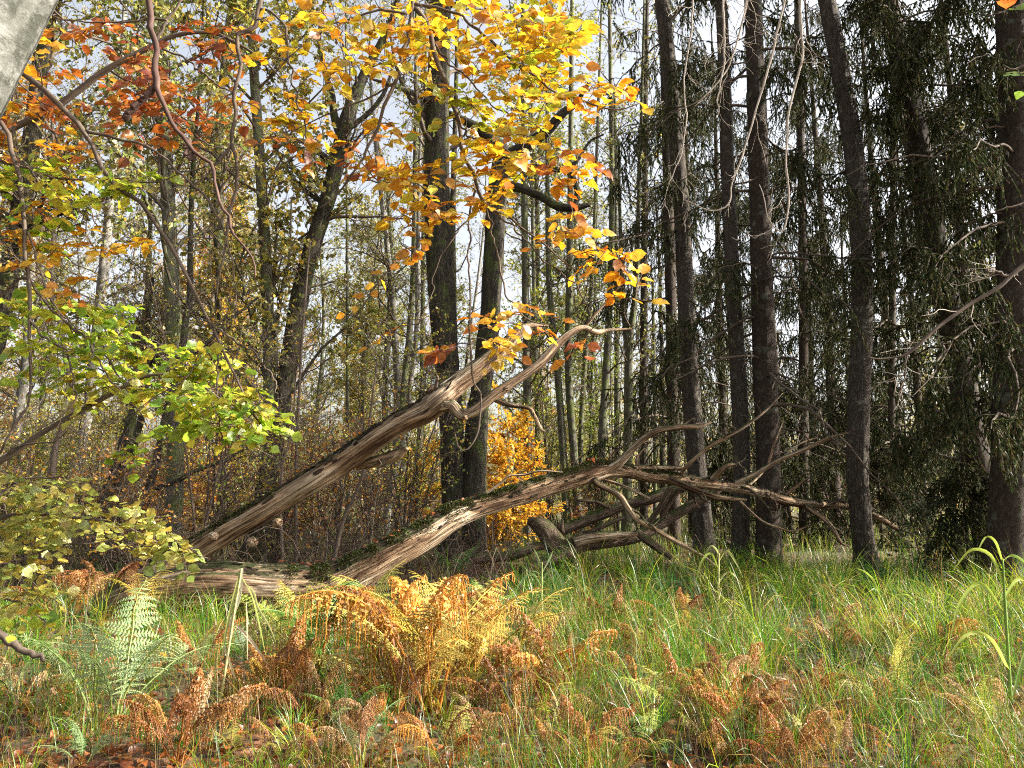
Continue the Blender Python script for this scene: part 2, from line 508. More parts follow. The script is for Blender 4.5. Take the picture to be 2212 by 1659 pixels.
def sample_on(P, n, rng, t0=0.0, t1=1.0):
    K, N, _ = P.shape
    i = rng.integers(0, K, n); t = rng.uniform(t0, t1, n) * (N - 1)
    k = np.clip(t.astype(int), 0, N - 2); f = (t - k)[:, None]
    return P[i, k] * (1 - f) + P[i, k + 1] * f, nrm(P[i, k + 1] - P[i, k])


def bark_disp(amp, fx=9.0, fz=1.6, seed=0, lump=.06):
    def f(gp, RR):
        q = gp * np.array([fx, fx, fz])
        a = fbm(q, 3, seed); b = fbm(gp * np.array([2.2, 2.2, .8]), 2, seed + 9)
        return 1 + amp * (1 - 2 * np.abs(a)) + lump * b
    return f


def line3(pts, n):
    """[(px, py, depth, width px)] -> points and radii"""
    q = []
    for px, py, d, w in pts:
        p = at(px, py, d)
        q.append([*p, .5 * w * px_m(px, py, d)])
    s = smooth_line(q, n)
    return s[:, :3], np.maximum(s[:, 3], .0015)


def wood_disp(depth=.07, fx=38.0, fz=.8, seed=0, lump=.05):
    """weathered wood: long narrow cracks cut into a slightly lumpy stem"""
    def f(gp, RR):
        n = fbm(gp * np.array([fx, fx, fz]) + seed, 2, seed)
        m = fbm(gp * np.array([fx * .45, fx * .45, fz * .6]) + 7, 2, seed + 3)
        crack = np.clip(.14 - np.abs(n), 0, .14) / .14
        broad = np.clip(.16 - np.abs(m), 0, .16) / .16
        flat = np.clip(fbm(gp * np.array([6, 6, 1.3]), 2, seed + 5), -.3, .5)
        return 1 - depth * crack - depth * 1.2 * broad + .03 * n + lump * flat * 1.6
    return f

# ------------------------------------------------------------------ ground
def build_ground():
    mb = MB()
    rs = np.concatenate([[0.02], np.geomspace(.6, 900, 150)])
    na = 420
    a = np.arange(na) / na * 2 * math.pi
    X = rs[:, None] * np.sin(a); Y = rs[:, None] * np.cos(a)
    Z = gh(X, Y)
    V = np.stack([X, Y, Z], -1)
    near = np.clip(1 - rs / 30, 0, 1)[:, None]
    V[..., 2] += near * .035 * fbm(np.stack([X * 2.5, Y * 2.5, 0 * X], -1), 3, 3)
    i = np.arange(len(rs) * na).reshape(len(rs), na); j = np.roll(i, -1, 1)
    F = np.stack([i[:-1], j[:-1], j[1:], i[1:]], -1).reshape(-1, 4)
    mb.add(V, [F])
    return mb.build('forest_floor', M_GROUND, kind='structure')


FLOOR = build_ground()


# ------------------------------------------------------------------ the fallen dead tree in the middle
def moss_on(P, R, t0, t1, n, rng, spread=.9, size=.03):
    """moss sprigs on the upper side of a limb"""
    t = rng.uniform(t0, t1, n) * (len(P) - 1)
    k = np.clip(t.astype(int), 0, len(P) - 2); f = (t - k)[:, None]
    c = P[k] * (1 - f) + P[k + 1] * f; r = R[k] * (1 - f[:, 0]) + R[k + 1] * f[:, 0]
    tan = nrm(P[k + 1] - P[k])
    side = nrm(np.cross(tan, np.array([0, 0, 1.0]))); up = np.cross(side, tan)
    a = rng.normal(0, .5, n) * spread
    o = side * np.sin(a)[:, None] + up * np.cos(a)[:, None]
    lump = fbm(c * 7, 2, 4)
    keep = lump > -.15
    pos = c + o * (r * 1.0 + .004 + .018 * np.clip(lump, 0, 1))[:, None]
    d = nrm(o + rng.normal(0, .55, o.shape))
    return pos[keep], d[keep], rng.uniform(.5, 1.3, n)[keep] * size


T_CHIP = (np.array([(-.5, -.5, 0), (.1, -.62, .3), (.5, -.35, 0), (.42, .4, .1), (0, .6, .35), (-.4, .45, 0), (0, 0, .5)], float), [np.array([(0, 1, 6), (1, 2, 6), (2, 3, 6), (3, 4, 6), (4, 5, 6), (5, 0, 6)])])


def build_fallen():
    rng = np.random.default_rng(21)
    base = at(560, 1300, 10.4)
    t = thing('fallen_tree', 'big weathered fallen dead tree with long bare limbs, mossy on top, lying across the clearing', 'fallen tree', (base[0], base[1], 0))
    wd = wood_disp(.07, 38, .8, 5, .06)
    moss = []

    def limb(name, pts, n, sides, m=M_DEAD, disp=wd, label=None):
        P, R = line3(pts, n)
        mb = MB(); mb.tubes(P, R, sides, disp=disp)
        o = mb.build(name, m, t)
        if label: o['label'] = label
        return P, R

    # the stem on the ground going up into the right hand limb
    P, R = limb('trunk', [(215, 1318, 10.3, 56), (240, 1308, 10.3, 80), (330, 1282, 10.3, 98), (450, 1268, 10.35, 112), (580, 1272, 10.4, 104), (680, 1272, 10.5, 98), (745, 1250, 10.6, 86), (790, 1225, 10.65, 76), (830, 1203, 10.75, 70), (910, 1160, 10.95, 64), (973, 1119, 11.15, 56),
                          (1019, 1101, 11.35, 46), (1060, 1088, 11.5, 45), (1117, 1070, 11.7, 46), (1183, 1050, 12.0, 46), (1249, 1031, 12.2, 44), (1282, 1020, 12.3, 46), (1315, 1014, 12.45, 36), (1364, 1021, 12.7, 27), (1395, 1029, 12.8, 26), (1461, 1036, 13.1, 26),
                          (1528, 1045, 13.4, 25), (1595, 1054, 13.8, 23), (1662, 1070, 14.2, 21), (1707, 1083, 14.5, 21), (1774, 1090, 14.9, 18), (1830, 1092, 15.25, 16), (1876, 1107, 15.5, 14), (1940, 1142, 15.8, 12)], 620, 84)
    moss += [moss_on(P, R, .15, .35, 16000, rng, 1.3, .034), moss_on(P, R, .36, .47, 7000, rng, 1.0, .034), moss_on(P, R, .47, .62, 11000, rng, 1.0, .03), moss_on(P, R, .8, .95, 2200, rng, .9, .022)]
    TR = (P, R)
    # the long limb leaning up to the right
    P, R = limb('limb', [(345, 1240, 10.4, 66), (425, 1188, 10.4, 54), (500, 1142, 10.35, 50), (560, 1108, 10.3, 50), (620, 1072, 10.3, 50), (680, 1036, 10.2, 50), (735, 1002, 10.2, 50), (800, 956, 10.1, 50), (870, 912, 10.0, 50), (920, 888, 9.95, 54), (950, 864, 9.9, 58), (986, 833, 9.95, 48), (1038, 794, 10.0, 41), (1094, 745, 10.1, 33), (1121, 717, 10.15, 26), (1147, 704, 10.2, 15), (1183, 702, 10.3, 6)], 420, 72,
                label='thick bare limb leaning up to the right with reddish streaked wood')
    LIMB = (P, R)
    moss += [moss_on(P, R, .0, .3, 6000, rng, 1.0, .03), moss_on(P, R, .3, .62, 3500, rng, .6, .02)]
    limb('limb', [(935, 872, 9.95, 44), (955, 876, 9.85, 32), (976, 876, 9.8, 25), (992, 893, 9.75, 23), (1005, 896, 9.73, 24), (1032, 883, 9.72, 26), (1068, 853, 9.72, 24), (1117, 820, 9.75, 20), (1167, 784, 9.8, 21), (1206, 741, 9.85, 19), (1239, 715, 9.9, 15), (1262, 708, 9.95, 13), (1288, 718, 10.0, 13), (1315, 713, 10.1, 8), (1364, 711, 10.2, 4)], 240, 44, label='smooth pale elbowed limb rising to the right below the thick one')
    br = [
        [(1258, 712, 9.95, 8), (1282, 684, 9.95, 6), (1315, 646, 10, 5), (1341, 616, 10, 3), (1372, 597, 10, 2)],
        [(1060, 858, 9.75, 14), (1085, 870, 9.7, 12), (1104, 876, 9.65, 10), (1140, 881, 9.6, 10), (1153, 896, 9.6, 9), (1167, 925, 9.6, 8), (1176, 931, 9.6, 4)],
        [(945, 870, 9.9, 34), (934, 852, 9.85, 22), (930, 842, 9.85, 14), (936, 834, 9.85, 8)],
        [(1300, 1018, 12.4, 32), (1328, 1006, 12.35, 24), (1356, 982, 12.3, 19), (1389, 948, 12.2, 15), (1422, 930, 12.1, 14), (1466, 923, 12.0, 12), (1512, 921, 11.9, 10), (1536, 912, 11.9, 4)],
        [(1340, 1010, 12.6, 12), (1400, 1009, 12.8, 11), (1471, 1011, 13.0, 9)],
        [(1280, 1030, 12.3, 22), (1290, 1044, 12.15, 16), (1312, 1056, 12.1, 15), (1338, 1071, 12.0, 15), (1356, 1097, 12.0, 14), (1376, 1122, 11.9, 13), (1409, 1140, 11.9, 12), (1440, 1158, 11.9, 11), (1516, 1200, 11.9, 9), (1545, 1222, 11.9, 6)],
        [(1300, 1034, 12.4, 9), (1350, 1051, 12.6, 8), (1402, 1076, 12.8, 7)],
        [(1580, 1052, 13.7, 16), (1591, 1043, 13.7, 13), (1635, 1022, 13.6, 12), (1680, 995, 13.6, 11), (1733, 973, 13.5, 10), (1787, 948, 13.5, 8), (1832, 935, 13.5, 3)],
        [(1690, 990, 13.6, 6), (1720, 962, 13.7, 5), (1765, 945, 13.8, 3)],
        [(1472, 1034, 13.1, 10), (1480, 1010, 13.0, 9), (1528, 968, 12.9, 9), (1582, 937, 12.9, 8), (1618, 915, 12.9, 7), (1662, 880, 13, 4), (1690, 850, 13, 2)],
        [(1440, 1034, 13.0, 16), (1461, 1042, 12.95, 15), (1528, 1068, 12.9, 14), (1560, 1075, 12.9, 13), (1613, 1080, 12.9, 5)],
        [(1598, 1082, 12.9, 7), (1604, 1088, 12.9, 6), (1644, 1124, 12.9, 6), (1684, 1140, 13, 5), (1716, 1147, 13, 5), (1751, 1133, 13, 2)],
        [(1735, 1088, 14.7, 14), (1755, 1104, 14.5, 12), (1774, 1116, 14.4, 12), (1800, 1142, 14.3, 10), (1818, 1173, 14.2, 7), (1834, 1180, 14.2, 3)],
        [(1540, 1036, 13.4, 16), (1568, 1008, 13.2, 12), (1595, 1002, 13.2, 4)],
        [(1695, 1072, 14.5, 10), (1718, 1052, 14.4, 8), (1744, 1034, 14.4, 4)],
        [(1050, 1066, 11.3, 6), (1082, 1043, 11.3, 6), (1100, 1028, 11.3, 6), (1133, 1025, 11.4, 6), (1169, 1017, 11.4, 5), (1215, 1020, 11.5, 3)],
        [(880, 968, 10.0, 10), (850, 985, 10.1, 26), (800, 1000, 10.2, 24), (770, 1010, 10.25, 12)],
        [(1100, 762, 10.1, 6), (1104, 778, 10.05, 5), (1112, 790, 10, 4), (1106, 800, 10, 2)],
        [(1085, 852, 9.72, 5), (1078, 842, 9.7, 4), (1098, 838, 9.65, 3)],
        [(1380, 1024, 12.8, 8), (1376, 990, 12.9, 6), (1400, 960, 13, 3)],
        [(1610, 1056, 13.9, 7), (1655, 1010, 14.2, 6), (1672, 960, 14.3, 5), (1690, 915, 14.4, 2)],
    ]
    tips = []
    for b in br:
        tips.append(line3(b, 24))
        limb('branch', b, 70, 16, disp=wood_disp(.12, 50, 1.2, 8, .1))
    # bark scales still clinging to the upper side
    tp, tr = np.stack([q[0] for q in tips]), np.stack([q[1] for q in tips])
    A, RA = children(tp, tr, 4, .5, .9, .05, 8, rng, .3, 1, .5, .3, .003, .3)
    B2, RB2 = children(A, RA, 3, .22, .8, 0, 6, rng, .2, 1, .6, .3, .002)
    E, RE = TR[0][430:][None], TR[1][430:][None]
    A2, RA2 = children(E, RE, 22, .8, .9, .1, 9, rng, .0, .95, .3, .25, .004, .3)
    B3, RB3 = children(A2, RA2, 4, .3, .8, 0, 6, rng, .2, 1, .6, .3, .002)
    tb = MB()
    for q in ((A, RA), (B2, RB2), (A2, RA2), (B3, RB3)): tb.tubes(*q, 5, cap=False)
    tb.build('dead_twigs', M_DEADDARK, t, kind='stuff')
    fb = MB()
    for (Pq, Rq), t0, t1, n in ((TR, .1, .64, 900), (LIMB, .02, .75, 800), (TR, .66, .95, 260)):
        tt = rng.uniform(t0, t1, n) * (len(Pq) - 1); k = np.clip(tt.astype(int), 0, len(Pq) - 2)
        tan = nrm(Pq[k + 1] - Pq[k]); side = nrm(np.cross(tan, np.array([0, 0, 1.0]))); upv = np.cross(side, tan)
        a = rng.normal(.35, .75, n)
        o = -side * np.sin(a)[:, None] * np.sign(side[:, 1:2]) * -1 + upv * np.cos(a)[:, None]
        keep = fbm(Pq[k] * 4 + o * 2, 2, 12) > -.05
        pos = (Pq[k] + o * (Rq[k] * .985)[:, None])[keep]
        fb.scatter(T_CHIP, pos, frames((tan + rng.normal(0, .18, tan.shape))[keep], (o + rng.normal(0, .22, o.shape))[keep]), np.stack([rng.uniform(.02, .06, n), rng.uniform(.05, .2, n), rng.uniform(.02, .05, n)], -1)[keep], pal([(.5, .42, .36), (.9, .75, .6), (.35, .3, .22)], int(keep.sum()), .25, rng=rng))
    fb.build('bark_scales', M_DEADDARK, t, smooth=False, kind='stuff')
    # knots and the burr near the foot
    for px, py, d, w in ((461, 1157, 10.05, 17), (600, 1128, 10.1, 18), (545, 1170, 10.2, 20), (1005, 902, 9.62, 10)):
        c = at(px, py, d); r = w * .5 * px_m(px, py, d)
        mb = MB(); z = np.linspace(-1, 1, 10)
        ax = nrm(np.array([.25, -.8, -.2]))
        mb.tubes(c + ax * (z * r * 1.1)[:, None], r * np.sqrt(np.clip(1 - z ** 2, .02, 1)) * (1 + .15 * np.sin(z * 5)), 16, disp=bark_disp(.14, 30, 20, 3, .1))
        mb.build('knot', M_DEAD, t)
    mb = MB()
    for pos, d, s in moss:
        mb.scatter(T_DIA, pos, frames(d, rand_dir(len(d), rng)), s * .75, pal([(.03, .042, .008), (.055, .075, .012), (.045, .04, .014), (.07, .045, .02)], len(d), .25, [4, 3, 3, 2], rng))
    mb.build('moss', M_MOSS, t, kind='stuff')
    # leaves lying on the stem
    P, R = TR
    lm = leaf_meshes[0]
    for k in range(60):
        tt = rng.uniform(.14, .36) if k < 36 else rng.uniform(.48, .6)
        i = int(tt * (len(P) - 1))
        o = link('fallen_leaf', lm[k % len(lm)])
        o.location = P[i] + np.array([0, rng.uniform(-.12, .1), R[i] * rng.uniform(.98, 1.1) + .02])
        o.rotation_euler = (rng.uniform(-.6, .6), rng.uniform(-.6, .6), rng.uniform(0, 6.3))
        o.scale = (rng.uniform(.055, .08),) * 3
        o.color = (*pal([(.34, .13, .05), (.42, .12, .05), (.26, .1, .05)], 1, rng=rng)[0], 1)
        o['label'] = 'dry red-brown leaf lying on the mossy top of the fallen trunk'
        o['category'] = 'leaf'; o['group'] = 'dry leaves on the fallen trunk'
    return TR


def one_leaf_mesh(name, tmpl, mat, curl=0.0, seed=0):
    mb = MB(); tv, tf = tmpl
    v = tv.copy(); r = np.random.default_rng(seed)
    v[:, 2] += curl * (v[:, 0] ** 2) * 2.2 - abs(curl) * .5 * (v[:, 1] - .3) ** 2
    v[:, 2] += .02 * r.normal(size=len(v)); v[:, 0] *= r.uniform(.9, 1.1)
    mb.add(v, tf, (1, 1, 1), tv)
    return mb.mesh(name, mat)


leaf_meshes = [[one_leaf_mesh('dry_leaf', T_BEECH, M_LEAF, c, i) for i, c in enumerate((.5, -.4, .9, .2))],
               [one_leaf_mesh('beech_leaf', T_BEECH, M_LEAF, c, 10 + i) for i, c in enumerate((.1, -.25, .3, -.1, .45))],
               [one_leaf_mesh('hazel_leaf', T_HAZEL, M_LEAF, c, 20 + i) for i, c in enumerate((.1, -.2, .2, -.35))]]

FALLEN = build_fallen()


# ------------------------------------------------------------------ the dark snag and poles behind it
def build_snag():
    b = at(1240, 1200, 13.4)
    t = thing('dead_snag', 'dark broken stump snag with jagged torn top and rotting poles behind the right limb', 'dead wood', (b[0], b[1], 0))
    wd = bark_disp(.2, 18, 1.4, 15, .16)

    def limb(name, pts, n=60, sides=18, m=M_DEADDARK, lab=None):
        P, R = line3(pts, n); mb = MB(); mb.tubes(P, R, sides, disp=wd); o = mb.build(name, m, t)
        if lab: o['label'] = lab
    limb('stump', [(1240, 1204, 13.3, 44), (1212, 1190, 13.3, 44), (1192, 1166, 13.3, 42), (1178, 1144, 13.3, 40), (1160, 1132, 13.3, 30), (1140, 1124, 13.3, 12)], lab='torn stump end rising to a jagged point')
    for k in range(9):
        x = 1158 + k * 6.5
        limb('splinter', [(x + 6, 1146 + k * .6, 13.3 + .03 * (k % 3), 9), (x + 3, 1134 + (k % 3) * 3, 13.28, 8), (x - 2 + k, 1122 + (k * 7 % 11), 13.25, 2)], 10, 6)
    limb('log', [(1210, 1190, 13.25, 40), (1240, 1180, 13.25, 34), (1261, 1174, 13.3, 30), (1325, 1168, 13.4, 24), (1376, 1158, 13.5, 24), (1427, 1130, 13.6, 23), (1466, 1107, 13.7, 20), (1516, 1079, 13.8, 18), (1560, 1052, 14, 12)], 110, 22, lab='long dark pole rising to the right')
    limb('log', [(1240, 1170, 13.1, 22), (1275, 1162, 13.1, 20), (1320, 1158, 13.1, 17), (1377, 1153, 13.1, 9)], 60, 18, M_DEAD, lab='short pale sunlit log')
    limb('pole', [(1205, 1150, 13.7, 20), (1248, 1132, 13.75, 20), (1299, 1112, 13.8, 20), (1350, 1091, 13.9, 20), (1402, 1079, 14, 22), (1440, 1063, 14.1, 22), (1478, 1053, 14.2, 16), (1530, 1035, 14.4, 10)], 90, 18)
    for p in ([(1450, 1053, 13.5, 12), (1430, 1090, 13.5, 12), (1402, 1128, 13.5, 11)], [(1466, 1058, 13.6, 10), (1445, 1090, 13.6, 10), (1424, 1128, 13.6, 9)],
              [(1246, 1081, 13.4, 5), (1287, 1084, 13.5, 7), (1317, 1097, 13.6, 8)], [(1348, 1117, 13.5, 8), (1287, 1143, 13.5, 8), (1258, 1150, 13.5, 4)],
              [(1020, 1210, 12.9, 18), (1108, 1199, 13.1, 18), (1159, 1181, 13.2, 18), (1200, 1176, 13.3, 12)], [(1125, 1236, 12.6, 22), (1197, 1206, 12.8, 25), (1240, 1190, 13.0, 20)],
              [(1376, 1150, 13.3, 14), (1410, 1175, 13.2, 16), (1450, 1205, 13.2, 12)]):
        limb('pole', p, 40, 12)
    rng = np.random.default_rng(4)
    P, R = line3([(1205, 1150, 13.7, 20), (1299, 1112, 13.8, 20), (1402, 1079, 14, 22), (1478, 1053, 14.2, 16)], 90)
    pos, d, s = moss_on(P, R, 0, 1, 2500, rng, .8, .025)
    mb = MB(); mb.scatter(T_DIA, pos, frames(d, rand_dir(len(d), rng)), s, pal([(.05, .075, .012), (.09, .12, .02)], len(d), .25, rng=rng)); mb.build('moss', M_MOSS, t, kind='stuff')


build_snag()


# ------------------------------------------------------------------ standing trees with their own place
def up_line(pts, d0, n, extra_top=True):
    """trunk given by its picture line; depth is that of the foot, the tree stands upright in depth"""
    return line3([(x, y, d0, w) for x, y, w in pts], n)


def trunk_tree(name, label, cat, pts, d, mat, sides=28, n=150, disp=.1, flare=1.5, limbs=None, crown=None, group=None, fx=14, fz=2.0, seed=1, leafsize=.06, slim=.92):
    """limbs: list of picture lines; crown: dict(n, zmin, leaves, pal, len, up)"""
    rng = np.random.default_rng(seed * 31 + 5)
    P, R = up_line(pts, d, n)
    flare = flare * 1.2
    g = gh(P[0, 0], P[0, 1])
    # run the foot down into the soil
    k = P[0, 2] - (g - .15)
    if k > 0:
        foot = np.array([P[0, 0], P[0, 1], g - .15]); m = max(3, int(k / .1))
        ext = np.linspace(foot, P[0], m, endpoint=False); P = np.vstack([ext, P]); R = np.concatenate([np.full(m, R[0]), R])
    h = P[:, 2] - g
    R = R * slim * (1 + (flare - 1) * np.exp(-np.clip(h, 0, 9) / .28))
    t = thing(name, label, cat, (P[0, 0], P[0, 1], g), group)
    mb = MB()
    fl = bark_disp(disp, fx, fz, seed)

    def dp(gp, RR):
        a = np.arctan2(gp[..., 1], gp[..., 0])
        hh = gp[..., 2]
        return fl(gp, RR) * (1 + .16 * (flare - 1) * 2 * np.cos(a * 5 + seed) * np.exp(-hh / .4))
    mb.tubes(P, R, sides, disp=dp)
    for lp in (limbs or []):
        p, r = line3([(x, y, d + dd, w) for x, y, dd, w in lp], 40)
        mb.tubes(p, r, 12, disp=bark_disp(disp, fx, fz, seed + 1))
    trunk = mb.build('trunk', mat, t)
    if crown:
        cb = MB()
        c = dict(n=26, m=7, zmin=5.0, leaves=1200, pal=FARGREEN, len=2.4, up=.25, ang=1.1, size=leafsize, tw=4)
        c.update(crown)
        t0 = np.clip(np.searchsorted(P[:, 2], c['zmin']) / len(P), .02, .9)
        A, RA = children(P[None], R[None] * .45, c['n'], c['len'], c['ang'], c['up'], 7, rng, t0, .99, .6, .2, .006, .5)
        B, RB = children(A, RA, c['m'], c['len'] * .42, .8, .1, 5, rng, .2, 1, .5, .28, .003)
        C_, RC = children(B, RB, c['tw'], c['len'] * .2, .7, .05, 4, rng, .15, 1, .5, .3, .0018)
        cb.tubes(A, RA, 5, mat=0, cap=False); cb.tubes(B, RB, 3, mat=0, cap=False); cb.tubes(C_, RC, 3, mat=0, cap=False)
        if c['leaves']:
            pos, tan = sample_on(C_, c['leaves'], rng)
            dirs = nrm(tan + rand_dir(len(pos), rng) * .9 + np.array([0, 0, -.35]))
            cb.scatter(T_DIA, pos, frames(dirs, rand_dir(len(pos), rng) + np.array([0, 0, .8])), rng.uniform(.6, 1.3, len(pos)) * c['size'], pal(c['pal'], len(pos), .25, rng=rng), 1)
        cb.build('crown', [M_TWIG, M_FOL], t, kind='stuff')
    return t, P, R


# the twin-stemmed tree in the middle
trunk_tree('twin_stemmed_tree', 'large dark twin-stemmed tree with bowed broken limbs standing right behind the fallen limb', 'tree',
           [(984, 1215, 60), (982, 1100, 55), (978, 1000, 53), (974, 900, 52), (966, 800, 54), (955, 650, 58), (946, 500, 57), (943, 300, 53), (950, 100, 46), (955, -100, 42), (960, -400, 34), (966, -800, 20)], 17.5, M_BARK, 56, 300, .11, 1.5,
           limbs=[[(1016, 1228, 0, 74), (1022, 1170, 0, 60), (1022, 1100, 0, 56), (1026, 1000, 0, 50), (1031, 900, 0, 45), (1047, 780, 0, 42), (1061, 650, 0, 43), (1068, 500, 0, 44), (1075, 400, .1, 41), (1086, 330, .2, 36), (1070, 310, .3, 28), (1040, 282, .4, 22), (1005, 262, .5, 16), (960, 240, .6, 10)],
                  [(1084, 350, .1, 30), (1110, 332, -.1, 28), (1150, 305, -.2, 24), (1184, 280, -.3, 22), (1215, 245, -.4, 18), (1245, 222, -.4, 12), (1270, 180, -.4, 6)],
                  [(1075, 395, .1, 20), (1105, 402, -.2, 20), (1130, 408, -.4, 18), (1167, 424, -.6, 17), (1204, 445, -.7, 18), (1240, 449, -.7, 15), (1275, 442, -.7, 8)],
                  [(1240, 448, -.7, 10), (1248, 420, -.7, 11), (1240, 390, -.7, 11), (1234, 366, -.7, 9), (1252, 340, -.7, 7), (1275, 305, -.6, 5), (1305, 290, -.6, 3)],
                  [(1120, 360, 0, 14), (1160, 362, -.1, 12), (1205, 366, -.2, 11), (1237, 364, -.3, 8)],
                  [(950, 230, 0, 18), (900, 205, -.5, 13), (850, 185, -1, 9), (800, 170, -1.4, 4)]],
           crown=dict(n=22, zmin=9, leaves=2600, pal=[(.12, .15, .03), (.2, .22, .05), (.45, .3, .03)], len=3.6, size=.075), seed=3)

trunk_tree('leaning_tree', 'mossy dark tree leaning right behind the lower end of the fallen limb', 'tree',
           [(545, 1205, 52), (560, 1130, 46), (575, 1050, 44), (596, 950, 43), (612, 850, 42), (632, 740, 41), (652, 620, 40), (682, 510, 37), (708, 430, 35), (728, 350, 34), (746, 270, 32), (768, 205, 26), (795, 145, 20), (822, 95, 16), (850, 30, 12), (890, -120, 8)], 17, M_BARK, 40, 220, .1, 1.35,
           limbs=[[(740, 300, 0, 22), (722, 250, .2, 16), (716, 200, .3, 13), (700, 150, .4, 11), (690, 80, .5, 8), (700, 0, .6, 5)],
                  [(728, 360, 0, 16), (690, 330, -.4, 12), (655, 305, -.7, 10), (622, 308, -1, 8), (590, 320, -1.2, 5)],
                  [(705, 440, 0, 12), (670, 420, .3, 9), (630, 380, .6, 7), (600, 330, .9, 5), (585, 290, 1, 3)],
                  [(742, 280, 0, 14), (790, 250, .4, 10), (830, 200, .8, 8), (850, 140, 1, 5)],
                  [(596, 950, 0, 8), (560, 955, -.4, 7), (520, 975, -.8, 6), (470, 1000, -1.2, 3)]],
           crown=dict(n=22, zmin=6, leaves=1500, pal=[(.08, .1, .03), (.16, .18, .04), (.3, .24, .04)], len=2.6), seed=4)

# four trunks with ridged bark on the right
trunk_tree('ridged_trunk_tree', 'ridged grey trunk, leftmost of three bare trunks, behind the curved dead branch tip', 'tree',
           [(1524, 1215, 46), (1515, 1100, 44), (1504, 1000, 43), (1490, 800, 40), (1482, 650, 38), (1472, 450, 36), (1460, 300, 35), (1446, 150, 34), (1430, 0, 32), (1400, -300, 26), (1370, -700, 14)], 17.0, M_RIGHT, 40, 240, .1, 1.35, crown=dict(n=22, zmin=12.5, leaves=900, len=3), slim=.88, seed=5, fx=22, fz=4)
trunk_tree('ridged_trunk_tree', 'ridged grey-brown trunk with a long pale scar, just left of the dark spruce trunk', 'tree',
           [(1602, 1235, 46), (1600, 1150, 42), (1602, 1000, 42), (1597, 850, 42), (1588, 700, 38), (1580, 550, 36), (1573, 400, 34), (1566, 200, 32), (1558, 0, 28), (1540, -300, 22), (1525, -700, 12)], 16.0, M_RIGHT, 40, 240, .1, 1.5, crown=dict(n=22, zmin=12, leaves=800, len=3), slim=.8, seed=6, fx=22, fz=4)
trunk_tree('ridged_trunk_tree', 'tall ridged grey trunk leaning left, passing in front of the fallen limb end', 'tree',
           [(1880, 1256, 62), (1870, 1200, 52), (1858, 1100, 51), (1852, 1000, 52), (1856, 850, 52), (1862, 700, 51), (1862, 600, 50), (1856, 450, 50), (1840, 300, 46), (1815, 150, 44), (1786, 0, 40), (1735, -250, 32), (1680, -600, 18)], 14.6, M_RIGHT, 56, 300, .1, 1.55, crown=dict(n=22, zmin=12.5, leaves=800, len=3), slim=.8, seed=7, fx=22, fz=4)

